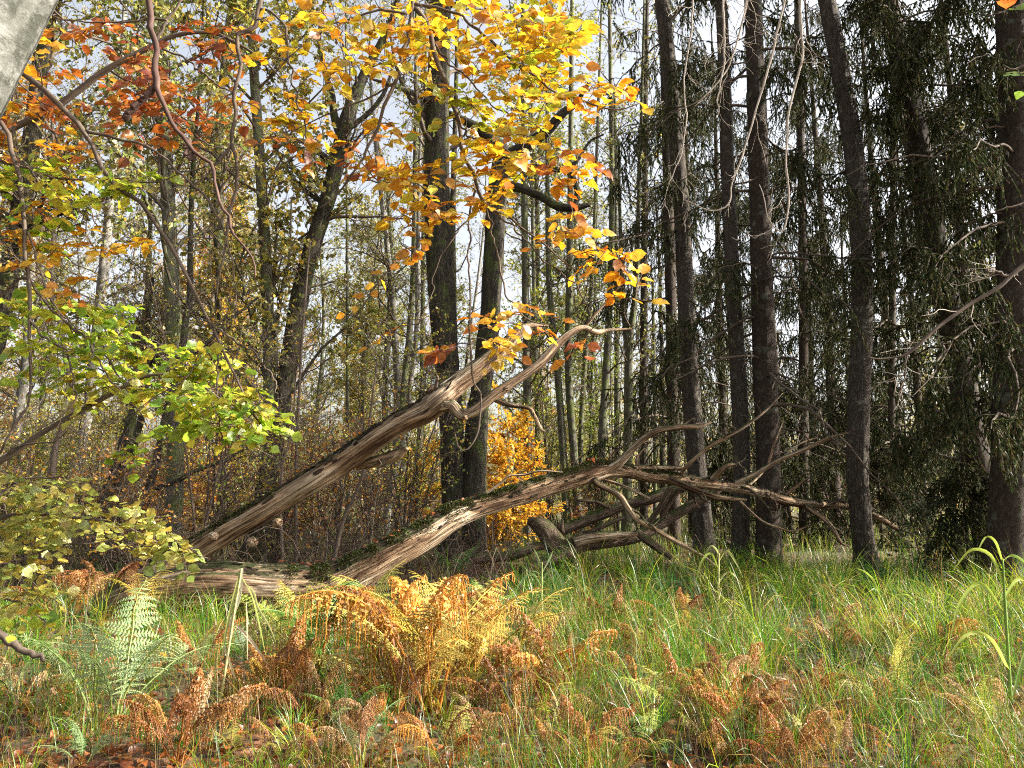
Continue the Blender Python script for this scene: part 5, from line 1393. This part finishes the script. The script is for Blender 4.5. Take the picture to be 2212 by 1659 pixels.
def litter():
    rng = np.random.default_rng(45)
    n = 15000
    d = np.exp(rng.uniform(np.log(3.3), np.log(20), n)); u = rng.uniform(-.85, .85, n)
    k = rng.uniform(0, 1, n) < np.where(u < .05, 1, .55)
    d, u = d[k], u[k]; n = len(d)
    x, y = u * d, d
    pos = np.stack([x, y, gz(x, y) + rng.uniform(.005, .05, n)], -1)
    M = frames(np.stack([rng.normal(size=n), rng.normal(size=n), rng.normal(0, .35, n)], -1), rand_dir(n, rng) * .6 + np.array([0, 0, 1.0]))
    S = rng.uniform(.05, .085, n)
    C = pal([(.34, .11, .02), (.42, .15, .03), (.24, .075, .015), (.44, .2, .06), (.16, .055, .015)], n, .2, rng=rng)
    show = S / d
    order = np.argsort(-show)
    inview = [i for i in order if abs(u[i]) < .68 and d[i] > 4.3][:260]
    for i in inview:
        o = bpy.data.objects.new('fallen_leaf', leaf_meshes[0][int(rng.integers(4))]); SC.collection.objects.link(o); o.parent = FLOOR
        m = Matrix.Identity(4)
        for a in range(3):
            for b in range(3): m[a][b] = M[i][a][b] * S[i]
            m[a][3] = pos[i][a]
        o.matrix_basis = m; o.color = (*C[i], 1)
    rest = np.setdiff1d(order, inview)
    mb = MB(); tv, tf = T_BEECH
    tv = tv.copy(); tv[:, 2] += tv[:, 0] ** 2 * 1.2
    mb.scatter((tv, tf), pos[rest], M[rest], S[rest], C[rest]); mb.build('leaf_litter', M_LEAF, kind='stuff')


litter()


def bramble_tangle():
    """dead bramble canes and brushwood in the shade behind the fallen stem"""
    rng = np.random.default_rng(46)
    mb = MB()
    K = 1500
    d = rng.uniform(11.2, 19, K); u = rng.uniform(-.62, .0, K)
    x, y = u * d, d
    a = rng.uniform(0, 6.3, K); L = rng.uniform(.4, 1.7, K); arch = rng.uniform(.15, .8, K)
    s = np.linspace(0, 1, 7)
    P = np.stack([x[:, None] + np.cos(a)[:, None] * L[:, None] * s * .8, y[:, None] + np.sin(a)[:, None] * L[:, None] * s * .8, gz(x, y)[:, None] + (L * arch)[:, None] * 3.4 * s * (1 - s * rng.uniform(.45, .95, K)[:, None])], -1)
    P[:, 1:] += np.cumsum(rng.normal(0, .025, (K, 6, 3)), 1)
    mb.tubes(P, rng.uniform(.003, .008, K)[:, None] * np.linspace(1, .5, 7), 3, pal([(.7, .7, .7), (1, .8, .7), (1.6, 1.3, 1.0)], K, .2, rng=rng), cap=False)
    K = 700                                            # upright dead stems on the sunny side
    d = np.exp(rng.uniform(np.log(4.2), np.log(13), K)); u = rng.uniform(-.7, .7, K)
    x, y = u * d, d
    P = np.stack([x[:, None] + np.cumsum(rng.normal(0, .025, (K, 6)), 1), y[:, None] + np.cumsum(rng.normal(0, .025, (K, 6)), 1), gz(x, y)[:, None] + rng.uniform(.2, .65, K)[:, None] * np.linspace(0, 1, 6)], -1)
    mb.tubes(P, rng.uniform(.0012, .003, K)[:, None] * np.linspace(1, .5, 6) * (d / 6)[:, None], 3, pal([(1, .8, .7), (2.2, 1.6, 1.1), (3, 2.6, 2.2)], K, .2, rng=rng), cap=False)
    mb.build('dead_bramble_canes', M_TWIG, kind='stuff')


bramble_tangle()


# ------------------------------------------------------------------ ferns
def frond_mesh(seed, style):
    """a frond of length 1 leaving the origin: y outward, z up"""
    rng = np.random.default_rng(seed)
    withered = style == 'withered'
    N = 16; s = np.linspace(0, 1, N)
    a0, a1 = rng.uniform(.1, .35), rng.uniform(1.2, 1.9)
    if withered: a0, a1 = rng.uniform(.05, .4), rng.uniform(1.3, 2.5)
    ph = a0 + (a1 - a0) * s ** (1.6 if not withered else 2.4)
    y = np.concatenate([[0], np.cumsum(np.sin(ph[:-1]))]) / (N - 1); z = np.concatenate([[0], np.cumsum(np.cos(ph[:-1]))]) / (N - 1)
    x = np.cumsum(rng.normal(0, .006, N)) + rng.uniform(-.16, .16) * s ** 2
    C = np.stack([x, y, z], -1)
    mb = MB()
    mb.tubes(C, np.linspace(.0085, .002, N), 5, (1.0, .85, .55), cap=False)
    n = 20
    n = 17 if not withered else 20
    t = np.linspace(.28 if not withered else .46, .985, n)
    f = t * (N - 1); k = np.clip(f.astype(int), 0, N - 2); ff = (f - k)[:, None]
    p = C[k] * (1 - ff) + C[k + 1] * ff; tan = nrm(C[k + 1] - C[k])
    q = (t - t[0]) / (1 - t[0])
    ln = .2 * np.sin(np.clip(q * .86 + .16, 0, 1) * math.pi) ** .8 * (1 - q * .3)
    if withered: ln = ln * .8 + .03
    ln = ln * rng.choice([1, 1, 1, .8, .55], n) * rng.uniform(.88, 1.1, n)
    px = np.array([1.0, 0, 0])
    nm = np.cross(px[None], tan); 
    for sg in (-1, 1):
        M = 9 if not withered else 13; m = np.linspace(0, 1, M)
        dirp = nrm(px * sg + tan * .45 + rng.normal(0, .06 if not withered else .3, (n, 3)))
        Q = p[:, None] + dirp[:, None] * (m[None, :, None] * ln[:, None, None])
        sag = (rng.uniform(.1, .6, n)[:, None] if not withered else rng.uniform(.8, 2.2, n)[:, None]) * (m[None] ** 1.7) * ln[:, None]
        if withered:
            Q = p[:, None] + dirp[:, None] * ((m - .55 * m ** 2)[None, :, None] * ln[:, None, None])
        Q[..., 2] -= sag
        mb.tubes(Q[:, ::2], np.full((n, (M + 1) // 2), .0022), 3, (1, .9, .6), cap=False)
        tq = nrm(np.gradient(Q, axis=1))
        for sd in (-1, 1):
            pos = Q[:, 1:].reshape(-1, 3); tt = tq[:, 1:].reshape(-1, 3)
            NN = np.repeat(nm, M - 1, axis=0)
            side = nrm(np.cross(NN, tt))
            w = (np.repeat(ln, M - 1) * np.tile((.25 if not withered else .2) * (1 - m[1:] * .7), n)).clip(.006, .03)
            dd = side * sd + tt * .5 + rng.normal(0, .08 if not withered else .7, pos.shape)
            if withered: NN = NN + rng.normal(0, 1.0, NN.shape)
            sc = np.stack([w * (1.0 if not withered else 1.15), w, w], -1)
            mb.scatter(T_DIA if withered else T_LOZ_W, pos, frames(dd, NN), sc, pal([(1, 1, 1), (.85, .9, .8), (1.1, 1.0, .9)], len(pos), .12 if not withered else .3, rng=rng))
    return mb.mesh('frond', M_FERN)


T_LOZ_W = (np.array([(-.2, 0, 0), (.2, 0, 0), (.17, .6, .0), (0, 1, -.06), (-.17, .6, 0)], float), [np.array([(0, 1, 2), (0, 2, 4), (4, 2, 3)])])
FRONDS = {'fresh': [frond_mesh(200 + i, 'fresh') for i in range(4)], 'withered': [frond_mesh(220 + i, 'withered') for i in range(5)]}
FCOL = {'green': [(.1, .24, .04), (.14, .3, .05)], 'pale': [(.22, .33, .14), (.3, .4, .2)], 'lime': [(.34, .38, .07), (.42, .42, .09)], 'yellow': [(.55, .42, .09), (.6, .48, .14)],
        'gold': [(.62, .33, .07), (.58, .26, .05), (.6, .42, .1)], 'rust': [(.36, .16, .04), (.42, .2, .055), (.28, .11, .03)], 'tan': [(.46, .28, .12), (.5, .34, .17)]}


def fern(label, px, py, hpx, comp, seed, spread=1.0, az=None, group=None):
    """comp: list of (count, mesh style, colour); hpx is the height in the photograph"""
    rng = np.random.default_rng(seed)
    p = ground_hit(px, py); g = float(gz(p[0], p[1]))
    L0 = hpx * px_m(px, py, p[1])
    t = thing('fern', label, 'fern', (p[0], p[1], g), group)
    tot = sum(c[0] for c in comp); i = 0; a0 = rng.uniform(0, 6.3)
    for n, st, cn in comp:
        for _ in range(n):
            o = bpy.data.objects.new('frond', FRONDS[st][int(rng.integers(len(FRONDS[st])))]); SC.collection.objects.link(o); o.parent = t
            a = (a0 + i * 2.4 + rng.normal(0, .25)) if az is None else az + rng.normal(0, .35)
            s = L0 * rng.uniform(1.25, 1.8)
            o.location = (rng.normal(0, .05 * L0), rng.normal(0, .05 * L0), -.02)
            o.rotation_euler = (rng.normal(-.12, .18) * spread, rng.normal(0, .22), a)
            o.scale = (s * rng.uniform(.85, 1.15), s, s)
            o.color = (*pal(FCOL[cn], 1, .15, rng=rng)[0], 1); i += 1
    return t


fern('big golden-brown fern clump with upright yellow stems in the middle foreground', 925, 1560, 265, [(4, 'withered', 'gold'), (2, 'withered', 'rust'), (8, 'fresh', 'yellow'), (2, 'withered', 'gold')], 301, .7)
fern('golden withered fern clump leaning on the left side of the big one', 850, 1500, 200, [(2, 'withered', 'gold'), (5, 'fresh', 'yellow'), (2, 'withered', 'rust')], 302, .8)
fern('golden fern with yellow feathery tops right of the big clump', 1010, 1500, 215, [(6, 'fresh', 'yellow'), (2, 'withered', 'gold'), (2, 'fresh', 'lime')], 303, .8)
fern('tall silvery-green fern at the lower left', 220, 1600, 240, [(6, 'fresh', 'pale'), (2, 'fresh', 'green')], 304, .8)
fern('low pale green fern at the very bottom left', 180, 1680, 90, [(5, 'fresh', 'pale')], 305)
fern('rusty withered fern hanging limp at the lower left', 375, 1665, 165, [(7, 'withered', 'rust'), (2, 'withered', 'tan')], 306, .6)
fern('rusty drooping fern between the dry reed and the big golden clump', 605, 1540, 130, [(6, 'withered', 'rust')], 307)
fern('upright green fern with a curled rusty tip left of the golden clump', 690, 1470, 190, [(1, 'withered', 'rust'), (5, 'fresh', 'green'), (1, 'fresh', 'pale')], 308, .5)
fern('yellowing fern in front of the fallen stem', 645, 1420, 135, [(4, 'fresh', 'lime'), (2, 'fresh', 'yellow')], 309)
fern('yellow-brown fern at the left end of the fallen stem', 312, 1345, 105, [(4, 'fresh', 'yellow'), (1, 'withered', 'tan')], 310)
fern('yellow-green fern arching at the foot of the right limb', 800, 1400, 120, [(5, 'fresh', 'lime'), (2, 'fresh', 'yellow')], 311)
fern('rusty fern with arched tops right of the golden clump', 1175, 1530, 150, [(5, 'withered', 'rust'), (2, 'withered', 'gold'), (1, 'fresh', 'yellow')], 312)
fern('pale low fern frond lying toward the bottom edge, left of centre', 500, 1665, 60, [(4, 'fresh', 'lime'), (1, 'fresh', 'pale')], 313)
fern('green fern in the shade beside the twin-stemmed tree', 985, 1270, 70, [(6, 'fresh', 'green')], 314)
fern('bright green fern behind the golden clump', 1050, 1370, 90, [(6, 'fresh', 'green'), (1, 'fresh', 'lime')], 315)
fern('soft green fern left of the golden clump, low among leaves', 330, 1500, 80, [(6, 'fresh', 'green')], 316)
fern('green fern low under the golden clump on the left', 740, 1600, 90, [(6, 'fresh', 'green'), (2, 'fresh', 'pale')], 317)
fern('half-dead tan fern at the bottom, left of centre', 770, 1690, 130, [(4, 'withered', 'tan'), (2, 'fresh', 'pale')], 318)
fern('lime yellow fern spread wide on the right among tall grass', 1950, 1560, 130, [(7, 'fresh', 'lime'), (2, 'fresh', 'yellow')], 319, 1.5)
fern('straw-pale fern frond arching at the lower right', 1790, 1680, 95, [(5, 'fresh', 'yellow'), (2, 'fresh', 'lime')], 320, 1.4)
fern('rusty fern mass at the bottom right of centre', 1590, 1640, 125, [(8, 'withered', 'rust'), (2, 'withered', 'gold')], 321, 1.2)
fern('reddish withered fern at the bottom edge, right of centre', 1720, 1690, 130, [(7, 'withered', 'rust')], 322, 1.2)
fern('rust-brown fern with tan tips in the grass right of centre', 1555, 1530, 100, [(6, 'withered', 'rust'), (2, 'withered', 'tan')], 323, 1.2)
fern('rusty fern near the right edge in front of the tall reed grass', 2030, 1450, 95, [(6, 'withered', 'rust'), (1, 'withered', 'gold')], 324)
fern('upright orange-brown fern among mid grass, right of the golden clump', 1475, 1400, 95, [(4, 'withered', 'rust'), (2, 'fresh', 'yellow')], 325, .6)
fern('small rust-brown fern among grass below the snag', 1320, 1400, 85, [(4, 'withered', 'rust')], 326, .6)
fern('limp brown fern at the bottom between bramble and golden clump', 1260, 1680, 120, [(5, 'withered', 'rust'), (1, 'fresh', 'yellow')], 327)
fern('tawny fern at the far right bottom corner', 2140, 1620, 140, [(4, 'withered', 'tan'), (4, 'fresh', 'lime')], 328, 1.2)
fern('withered brown fern leaning on the left end of the fallen stem', 250, 1330, 80, [(5, 'withered', 'rust')], 329)
fern('brown fern remains in the leaf litter at the left edge', 40, 1530, 90, [(5, 'withered', 'tan'), (2, 'fresh', 'pale')], 330, 1.3)
fern('pale green fern in the thin grass below the reed', 540, 1440, 70, [(5, 'fresh', 'green')], 331)
fern('yellow fern in sunlight at the foot of the scarred trunk', 1690, 1275, 55, [(5, 'fresh', 'lime')], 332)
fern('yellow-green fern right of the foot of the left-leaning trunk', 1790, 1290, 60, [(4, 'fresh', 'lime'), (1, 'fresh', 'yellow')], 333)
fern('heap of rust-brown dead bracken behind the lower hazel spray, left of the stem', 150, 1345, 110, [(7, 'withered', 'rust'), (2, 'withered', 'tan')], 335, 1.3)
fern('limp red-brown bracken against the butt of the fallen stem', 225, 1310, 95, [(6, 'withered', 'rust')], 336, 1.2)
fern('light green fern with a yellow tip between the seedling and the reed', 420, 1480, 85, [(5, 'fresh', 'pale'), (1, 'fresh', 'yellow')], 337, 1.1)
fern('brown bracken with gold tips at the bottom, under the big golden clump', 960, 1680, 120, [(4, 'withered', 'rust'), (2, 'withered', 'gold'), (2, 'fresh', 'lime')], 338, 1.1)
fern('golden bracken arching over the grass left of the bramble', 1110, 1450, 130, [(3, 'withered', 'gold'), (4, 'fresh', 'yellow')], 339, 1.2)
rg = np.random.default_rng(50)
for i in range(58):
    px, py = rg.uniform(1100, 2200), rg.uniform(1380, 1660)
    if i > 44: px = rg.uniform(30, 1100); py = rg.uniform(1420, 1660)
    fern('small withered rust-brown fern poking out of the grass', px, py + 40, rg.uniform(60, 120), [(int(rg.integers(3, 7)), 'withered', ['rust', 'rust', 'tan', 'gold'][i % 4])] + ([(3, 'fresh', 'lime')] if i % 5 == 1 else []), 340 + i, 1.1, group='small withered ferns in the grass')


# ------------------------------------------------------------------ tall grasses, reed, herbs
def tall_grass(label, name, px, py, leaves, stems, seed, cols, W=.012, cat='grass plant'):
    """leaves: picture lines [(x, y, w)...] at the depth of the foot, stems the same"""
    p = ground_hit(px, py); d = p[1]
    rng = np.random.default_rng(seed)
    t = thing(name, label, cat, (p[0], d, float(gz(p[0], d))))
    for s in stems:
        P, R = line3([(x, y, d + dd, w) for x, y, w, dd in s], 24); mb = MB(); mb.tubes(P, R, 7, pal(cols, 1, .1, rng=rng)[0]); mb.build('stem', M_STEM, t)
    for l in leaves:
        P, R = line3([(x, y, d + dd, w * .68) for x, y, w, dd in l], 14)
        T = nrm(np.gradient(P, axis=0)); sd = nrm(np.cross(T, nrm(np.array([rng.normal(0, .4), 1, .35 + rng.normal(0, .3)]))))
        c = pal(cols, 1, .15, rng=rng)[0]
        V = np.stack([P - sd * R[:, None], P + np.cross(sd, T) * R[:, None] * .35, P + sd * R[:, None]], 1)
        i = np.arange(14 * 3).reshape(14, 3)
        F = np.concatenate([np.stack([i[:-1, k], i[:-1, k + 1], i[1:, k + 1], i[1:, k]], -1) for k in (0, 1)])
        mb = MB(); mb.add(V.reshape(-1, 3), [F], c); mb.build('blade', M_GRASS, t)
    return t


ST = [(.62, .55, .32), (.5, .48, .2), (.36, .4, .12), (.7, .62, .42)]
tall_grass('bent dry reed with its straw leaves folded over, standing in front of the fallen stem', 'reed', 470, 1545,
           [[(520, 1232, 6, 0), (505, 1290, 9, -.02), (490, 1356, 8, -.04), (480, 1420, 2, -.04)], [(524, 1230, 5, 0), (518, 1290, 8, .0), (500, 1340, 8, 0), (496, 1372, 2, 0)], [(524, 1250, 5, 0), (545, 1290, 9, .02), (560, 1350, 8, .03), (575, 1420, 2, .03)],
            [(530, 1262, 5, 0), (548, 1280, 9, -.03), (556, 1310, 9, -.03), (580, 1350, 7, -.03), (596, 1388, 2, -.03)], [(510, 1350, 6, 0), (530, 1370, 10, .02), (553, 1398, 9, .03), (578, 1436, 2, .03)], [(486, 1400, 5, 0), (496, 1430, 8, -.02), (504, 1455, 6, -.02), (511, 1470, 2, -.02)],
            [(476, 1500, 5, 0), (450, 1460, 7, .02), (440, 1480, 5, .02), (432, 1510, 2, .02)], [(532, 1300, 4, 0), (534, 1360, 7, .01), (534, 1425, 2, .01)]],
           [[(470, 1550, 7, 0), (486, 1450, 6, 0), (505, 1330, 5, 0), (522, 1228, 4, 0)], [(450, 1560, 4, 0), (462, 1480, 3, 0), (470, 1400, 3, 0)]], 401, ST, cat='reed')
GT = [(.3, .38, .06), (.4, .46, .08), (.24, .34, .07)]
tall_grass('tall arching light green reed grass at the right edge', 'reed_grass', 2188, 1620,
           [[(2172, 1330, 7, 0), (2120, 1260, 11, -.05), (2075, 1300, 9, -.1), (2050, 1390, 2, -.15)], [(2168, 1260, 6, 0), (2140, 1200, 11, .0), (2098, 1188, 10, 0), (2060, 1230, 2, 0)], [(2166, 1212, 5, 0), (2185, 1200, 10, .1), (2212, 1215, 9, .15), (2240, 1260, 2, .2)],
            [(2170, 1290, 6, 0), (2200, 1250, 11, .05), (2230, 1270, 9, .1), (2250, 1340, 2, .1)], [(2180, 1450, 8, 0), (2140, 1380, 12, -.1), (2090, 1370, 10, -.15), (2040, 1430, 2, -.2)], [(2184, 1520, 8, 0), (2220, 1400, 12, .1), (2260, 1380, 9, .1), (2290, 1440, 2, .1)],
            [(2166, 1215, 5, 0), (2150, 1170, 8, -.02), (2130, 1160, 7, -.05), (2112, 1190, 2, -.08)]],
           [[(2190, 1625, 8, 0), (2180, 1450, 7, 0), (2172, 1320, 6, 0), (2166, 1208, 4, 0)]], 402, GT)
tall_grass('reed grass with drooping bright leaves in front of the leftmost ridged trunk', 'reed_grass', 1550, 1330,
           [[(1552, 1230, 4, 0), (1535, 1195, 7, -.1), (1515, 1215, 6, -.15), (1500, 1265, 1, -.2)], [(1552, 1215, 4, 0), (1570, 1190, 7, .05), (1590, 1215, 6, .05), (1606, 1250, 1, .05)], [(1553, 1200, 4, 0), (1546, 1185, 6, 0), (1535, 1180, 5, 0), (1522, 1200, 1, 0)], [(1551, 1260, 4, 0), (1575, 1235, 6, .1), (1600, 1262, 5, .1), (1618, 1300, 1, .1)]],
           [[(1550, 1335, 4, 0), (1552, 1260, 4, 0), (1553, 1195, 2, 0)]], 403, GT + ST[1:3])
tall_grass('grey-green reed grass with bluish leaves below the snag', 'reed_grass', 1170, 1345,
           [[(1170, 1270, 4, 0), (1150, 1240, 7, -.1), (1125, 1258, 6, -.1), (1110, 1290, 1, -.1)], [(1170, 1255, 4, 0), (1192, 1230, 7, 0), (1210, 1250, 6, 0), (1222, 1290, 1, 0)], [(1171, 1230, 4, 0), (1160, 1200, 6, 0), (1152, 1185, 1, 0)], [(1172, 1235, 4, 0), (1188, 1205, 6, 0), (1194, 1190, 1, 0)]],
           [[(1170, 1350, 4, 0), (1170, 1280, 4, 0), (1171, 1215, 2, 0)]], 404, [(.24, .33, .14), (.3, .4, .16), (.36, .42, .14)])
tall_grass('bright broad-bladed grass tuft at the foot of the left-leaning trunk', 'reed_grass', 1905, 1345,
           [[(1905, 1320, 5, 0), (1890, 1260, 7, -.1), (1868, 1235, 6, -.1), (1850, 1228, 1, -.1)], [(1905, 1320, 5, 0), (1915, 1270, 7, 0), (1930, 1235, 5, 0), (1945, 1222, 1, 0)], [(1907, 1325, 5, 0), (1930, 1290, 7, .1), (1960, 1285, 6, .1), (1985, 1310, 1, .1)], [(1903, 1325, 5, 0), (1880, 1300, 7, 0), (1855, 1305, 6, 0), (1840, 1335, 1, 0)]],
           [], 405, GT)


def herb(label, px, py, hpx, n, size, colors, seed, name='herb', cat='plant', tmpl=None, droop=.2):
    """a leafy plant with opposite leaves, every leaf a part"""
    rng = np.random.default_rng(seed)
    p = ground_hit(px, py); g = float(gz(p[0], p[1])); h = hpx * px_m(px, py, p[1])
    t = thing(name, label, cat, (p[0], p[1], g))
    z = np.linspace(0, 1, 10); a = rng.uniform(0, 6.3)
    P = np.stack([p[0] + .25 * h * z ** 1.5 * math.cos(a), p[1] + .25 * h * z ** 1.5 * math.sin(a), g + h * z * (1 - .1 * z)], -1)
    mb = MB(); mb.tubes(P, np.linspace(.004, .0015, 10), 5, (.2, .12, .06)); mb.build('stem', M_STEM, t)
    for i in range(n):
        f = .25 + .75 * i / n; b = P[min(9, int(f * 9.5))]
        an = i * 2.4 + rng.normal(0, .3)
        d = nrm(np.array([math.cos(an), math.sin(an), rng.normal(.1, .2) - droop]))
        st = b + d * size * rng.uniform(.3, .9)
        mb = MB(); mb.tubes(np.stack([b, (b + st) / 2 + [0, 0, .01], st]), np.array([.0015, .0012, .001]), 4, (.25, .2, .08))
        for k, (yo, sc) in enumerate(((0, 1.0),) if n > 14 else ((0, 1.0), (1.2, .8), (-1.2, .8))):
            dd = nrm(d + np.cross(d, [0, 0, 1]) * yo)
            mb.scatter(tmpl or T_HAZEL, (st + dd * .02)[None], frames(dd[None], np.array([[rng.normal(0, .3), -.35 + rng.normal(0, .3), 1.0]])), np.array([size * sc * rng.uniform(.8, 1.15)]), pal(colors, 1, .15, rng=rng)[0])
        mb.build('leaf', M_LEAF, t)


DG = [(.05, .11, .03), (.07, .14, .04), (.1, .16, .05)]
herb('bramble with dark green toothed leaves at the bottom, right of centre', 1365, 1620, 70, 8, .075, DG, 501, 'bramble')
herb('low bramble shoot with greyish leaves at the bottom edge', 1460, 1668, 45, 6, .07, [(.14, .22, .1), (.2, .26, .12), (.08, .14, .05)], 502, 'bramble')
herb('small bramble with dark leaves in the grass right of the golden clump', 1290, 1580, 50, 7, .06, DG, 503, 'bramble')
herb('round-leaved green seedling beside the big golden clump', 1080, 1560, 70, 16, .05, [(.16, .24, .06), (.22, .3, .1)], 504, 'seedling')
herb('yellow-leaved maple seedling left of the reed', 318, 1470, 75, 12, .075, [(.62, .46, .06), (.6, .38, .04)], 505, 'seedling')
herb('green seedling with yellowish leaves at the far right', 2100, 1500, 90, 15, .05, [(.3, .36, .08), (.2, .28, .06)], 506, 'seedling')
herb('bramble shoot with fresh leaves on the right, in grass', 1745, 1540, 45, 6, .05, DG + [(.3, .34, .06)], 507, 'bramble')
herb('bramble low in the leaves at the lower left', 640, 1640, 45, 7, .06, DG, 508, 'bramble')
herb('pale green seedling low in front of the fern at the far left', 110, 1450, 60, 14, .05, [(.3, .36, .1), (.2, .28, .06)], 509, 'seedling')

# one bright orange leaf standing upright in the grass at the bottom edge
o = link('fallen_leaf', leaf_meshes[0][1]); p = ground_hit(1185, 1700)
o.location = (p[0], p[1], float(gz(p[0], p[1])) + .06); o.rotation_euler = (1.2, .2, -.5); o.scale = (.085,) * 3; o.color = (.6, .24, .03, 1)
o['label'] = 'bright orange leaf standing on edge in the grass at the very bottom'; o['category'] = 'leaf'


# ------------------------------------------------------------------ repeats that can be told apart by their place get a label of their own
ORD = 'first second third fourth fifth sixth seventh eighth ninth tenth eleventh twelfth thirteenth fourteenth fifteenth sixteenth seventeenth eighteenth nineteenth twentieth'.split()


def place(o):
    x, y, z = o.location; z += .4 - CAM_H
    f = y * CP + z * SP
    return (1106 + FPX * x / f, 829.5 - FPX * (z * CP - y * SP) / f) if f > .3 else (-9999, 0)


kinds_of = {}
for o in SC.objects:
    if o.get('group') and o.get('label') and o['group'] in ('spruces further back', 'broad-leaved trees further back', 'bare bushes in the mid-ground', 'small withered ferns in the grass'):
        px, py = place(o)
        base = o['label']
        if o['group'].startswith('small'):
            row = 0 if py < 1440 else 1 if py < 1530 else 2 if py < 1600 else 3
            base = ('small withered rust-brown fern well up the slope of grass' if px < 1650 else 'small withered rust-brown fern high up in the grass on the right', 'small withered rust-brown fern in the middle of the grass', 'small withered rust-brown fern low in the grass', 'small withered rust-brown fern along the bottom edge')[row]
        if not 0 < px < 2212:
            o['label'] = base.replace('far back', 'far out to the side').replace('in the mid-ground', 'out to the side')
            continue
        kinds_of.setdefault(base, []).append((px, o))
for base, lst in kinds_of.items():
    lst.sort(key=lambda q: q[0])
    for i, (px, o) in enumerate(lst):
        o['label'] = base + (', %s from the left' % ORD[i] if i < 20 else '') if len(lst) > 1 else base
